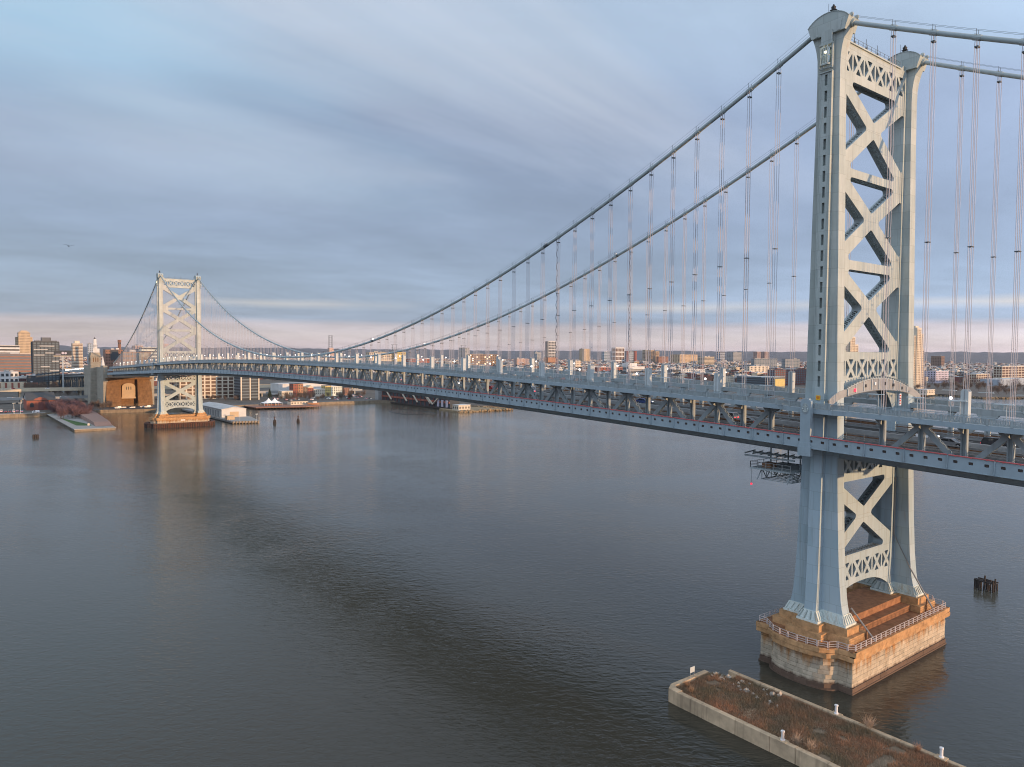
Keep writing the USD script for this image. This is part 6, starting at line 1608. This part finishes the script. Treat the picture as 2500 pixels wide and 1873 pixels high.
for x in np.arange(600, 6200, 14):
    for y in np.arange(-6200, 300, 20):
        if int((y + 9000) / 20) % 5 == 0 or int(x / 14) % 9 == 0: continue
        xx, yy = x + rg.uniform(-3, 3), y + rg.uniform(-4, 4)
        d = np.array([xx - CAM[0], yy - CAM[1]]); D = d @ FWD; u = 1250 + FPIX * (d @ RGT) / D
        if D < 700 or D > 6500 or u < -40 or u > 2540 or (D < 1500 and 480 < u < 2220): continue
        if D > 2200 and rg.random() < .35 + .00012 * (D - 2200): continue
        if (xx < 870 and yy > -330) or (xx < 1140 and yy > -80): continue
        if not shapely.contains_xy(land, xx, yy) or not clear(xx, yy): continue
        # the belt of trees on the right bank stays free
        if xx < 600 and yy < -1040 and yy > -1480: continue
        cand.append((D, xx, yy, u))
cand.sort()
def near_name(x, y):
    return None
zones = [(0, 300, "on the left between the highway and the towers"), (300, 520, "behind the far tower and its side span"), (520, 900, "behind the lowest point of the cables"), (900, 1300, "behind mid-span"), (1300, 1600, "below the striped white slab"), (1600, 1800, "around the pale grey flats"), (1800, 2000, "left of the near tower"), (2000, 2260, "seen through the near tower"), (2260, 2600, "beyond the river at right")]
made = 0; rest = {i: [] for i in range(len(HC))}
for D, x, y, u in cand:
    i = int(rg.integers(len(HC))); s = (rg.uniform(.9, 1.5), rg.uniform(.8, 1.4), rg.uniform(.75, 1.7) * (1.25 if rg.random() < .12 else 1)); rot = 0 if rg.random() < .6 else 180
    if made < 300 and D < 2600:
        z = [w for a, b, w in zones if a - 60 <= u < b][-1 if u > 2000 else 0]
        lab = f"small {HC[i][2]} row house {z}"
        place(f"house_{i}", mk_house(i), lab, (x, y, GZ), 0, f"small {HC[i][2]} houses {z}", s); made += 1
    else: rest[i].append((x, y, s))
def instancer(name, protos, pts, label, category):
    pi = UsdGeom.PointInstancer.Define(stage, "/World/" + name); tag(pi, label, category, kind="stuff")
    rel = pi.CreatePrototypesRel()
    for k, (mk, meshes) in enumerate(protos):
        pp = UsdGeom.Xform.Define(stage, f"/World/{name}/prototype_{k}")
        for nm, mb, mt in meshes: mb.build(nm, mt, f"/World/{name}/prototype_{k}")
        rel.AddTarget(pp.GetPath())
    pi.CreatePositionsAttr(Vt.Vec3fArray.FromNumpy(np.array([p[0] for p in pts], np.float32)))
    pi.CreateScalesAttr(Vt.Vec3fArray.FromNumpy(np.array([p[1] for p in pts], np.float32)))
    pi.CreateProtoIndicesAttr(Vt.IntArray.FromNumpy(np.array([p[2] for p in pts], np.int32)))
    q = np.array([p[3] for p in pts]) / 2
    pi.CreateOrientationsAttr(Vt.QuathArray([Gf.Quath(float(math.cos(a)), 0, 0, float(math.sin(a))) for a in q]))
protos = []
for i, (c, r, _) in enumerate(HC):
    w = MB().bx(-5, 5, -8, 8, 0, 9); rf = MB().bx(-5.2, 5.2, -8.2, 8.2, 9, 9.5).bx(-1, 2, -3, 0, 9.5, 10.6); wn = MB()
    for y in (-6, -2, 2, 6):
        for z in (1.5, 4.2, 6.8): wn.bx(-5.06, -5, y - .7, y + .7, z, z + 1.6)
    protos.append((None, [("wall", w, "wall_" + c), ("roof", rf, "wall_" + r), ("windows", wn, "window_dark")]))
pts = [((x, y, GZ), s, i, 0.0) for i in rest for x, y, s in rest[i]]
instancer("distant_houses", protos, pts, "thousands of tiny distant houses filling the flat city up to the hills", "houses")
# bigger blocks scattered far off, each a thing
rg = np.random.default_rng(31)
kinds = ["sand", "tan", "brick", "grey", "white", "brown", "bluegrey", "pink"]
zn = {"sand": "sand-coloured", "tan": "tan", "brick": "brick", "grey": "grey", "white": "white", "brown": "brown", "bluegrey": "blue-grey", "pink": "pinkish"}
cnt = 0
while cnt < 60:
    D = rg.uniform(1700, 6000); u = rg.uniform(0, 2500) if cnt % 3 else rg.uniform(1250, 2500)
    p = CAM[:2] + FWD * D + RGT * (u - 1250) / FPIX * D
    if not land.contains(shapely.Point(*p).buffer(30)) or not clear(p[0], p[1], 24) or (p[0] < 1300 and p[1] > -80): continue
    c = kinds[rg.integers(len(kinds))]; w, dd, h = rg.uniform(18, 60), rg.uniform(14, 34), GZ + rg.uniform(8, 17) + D * .0025
    z = [wd for a, b, wd in zones if a <= u < b][0]
    BB("far_block", f"{'low' if h < 32 else 'mid-rise'} {zn[c]} block among the far roofs {z}", round(p[0]), round(p[0] + dd), round(p[1] - w), round(p[1]), h, c, ["punched", "wide", "bands", "lattice"][cnt % 4], nbE=int(w / 5), nbS=int(dd / 6), ns=max(2, int(h / 4)), pane=["window_dark", "window_brown", "window_blue"][cnt % 3], roof=["roofpale", "roofdark"][cnt % 2], group=f"far {zn[c]} blocks {z}")
    cnt += 1
# trees between the houses
def tree_mb(seed, mat):
    rg = np.random.default_rng(seed); V, Fc = [], []
    for k in range(170):
        z = rg.uniform(2, 10); r = 3.6 * math.sqrt(max(.05, 1 - ((z - 6) / 4.6) ** 2)) * rg.uniform(.3, 1.05); a = rg.uniform(0, 2 * np.pi)
        p = np.array([r * math.cos(a), r * math.sin(a), z]); d = rg.normal(0, .6, 3) + [math.cos(a) * .5, math.sin(a) * .5, .8]; s = np.cross(d, rg.normal(0, 1, 3)); s = s / np.linalg.norm(s) * .10
        i = len(V); V += [p - s, p + s, p + d * 1.5]; Fc.append([i, i + 1, i + 2])
    return [("trunk", MB().tube([(0, 0, 0), (0, 0, 7)], [.3, .1], 4), "bark"), ("crown", MB().add(V, Fc), mat)]
rg = np.random.default_rng(37); pts = []
while len(pts) < 7000:
    D = 1300 + 5600 * rg.random() ** 1.2; u = rg.uniform(-30, 2530); p = CAM[:2] + FWD * D + RGT * (u - 1250) / FPIX * D
    if meshkit.noise(np.array([p[0] * .004, p[1] * .004, 0]), 3) < .42: continue
    if not shapely.contains_xy(land, *p) or not clear(p[0], p[1], 2) or (p[0] < 850 and p[1] > -330): continue
    s = rg.uniform(.8, 1.6); pts.append(((p[0], p[1], GZ), (s, s, s), int(rg.integers(3)), rg.uniform(0, 6.28)))
instancer("distant_trees", [(None, tree_mb(1, "twigs_brown")), (None, tree_mb(2, "twigs_brown")), (None, tree_mb(3, "twigs_purple"))], pts, "brown bare trees scattered between the roofs of the distant city", "trees")

# ------------------------------------------------------------------ haze
hz_mat = usdkit.material(stage, "/World/Looks/haze", {"v": ("principled_volume", {"color": (0.72, 0.76, 0.86), "density": 0.00002, "anisotropy": 0.2})}, [], volume="v.volume")
MAT["haze"] = hz_mat
if USE_HAZE:
    MB().bx(-3600, 15500, -14500, 5500, -4.0, 175.0).build("haze", "haze", label="thin pale morning haze over the river and the distant city", category="haze", kind="stuff")
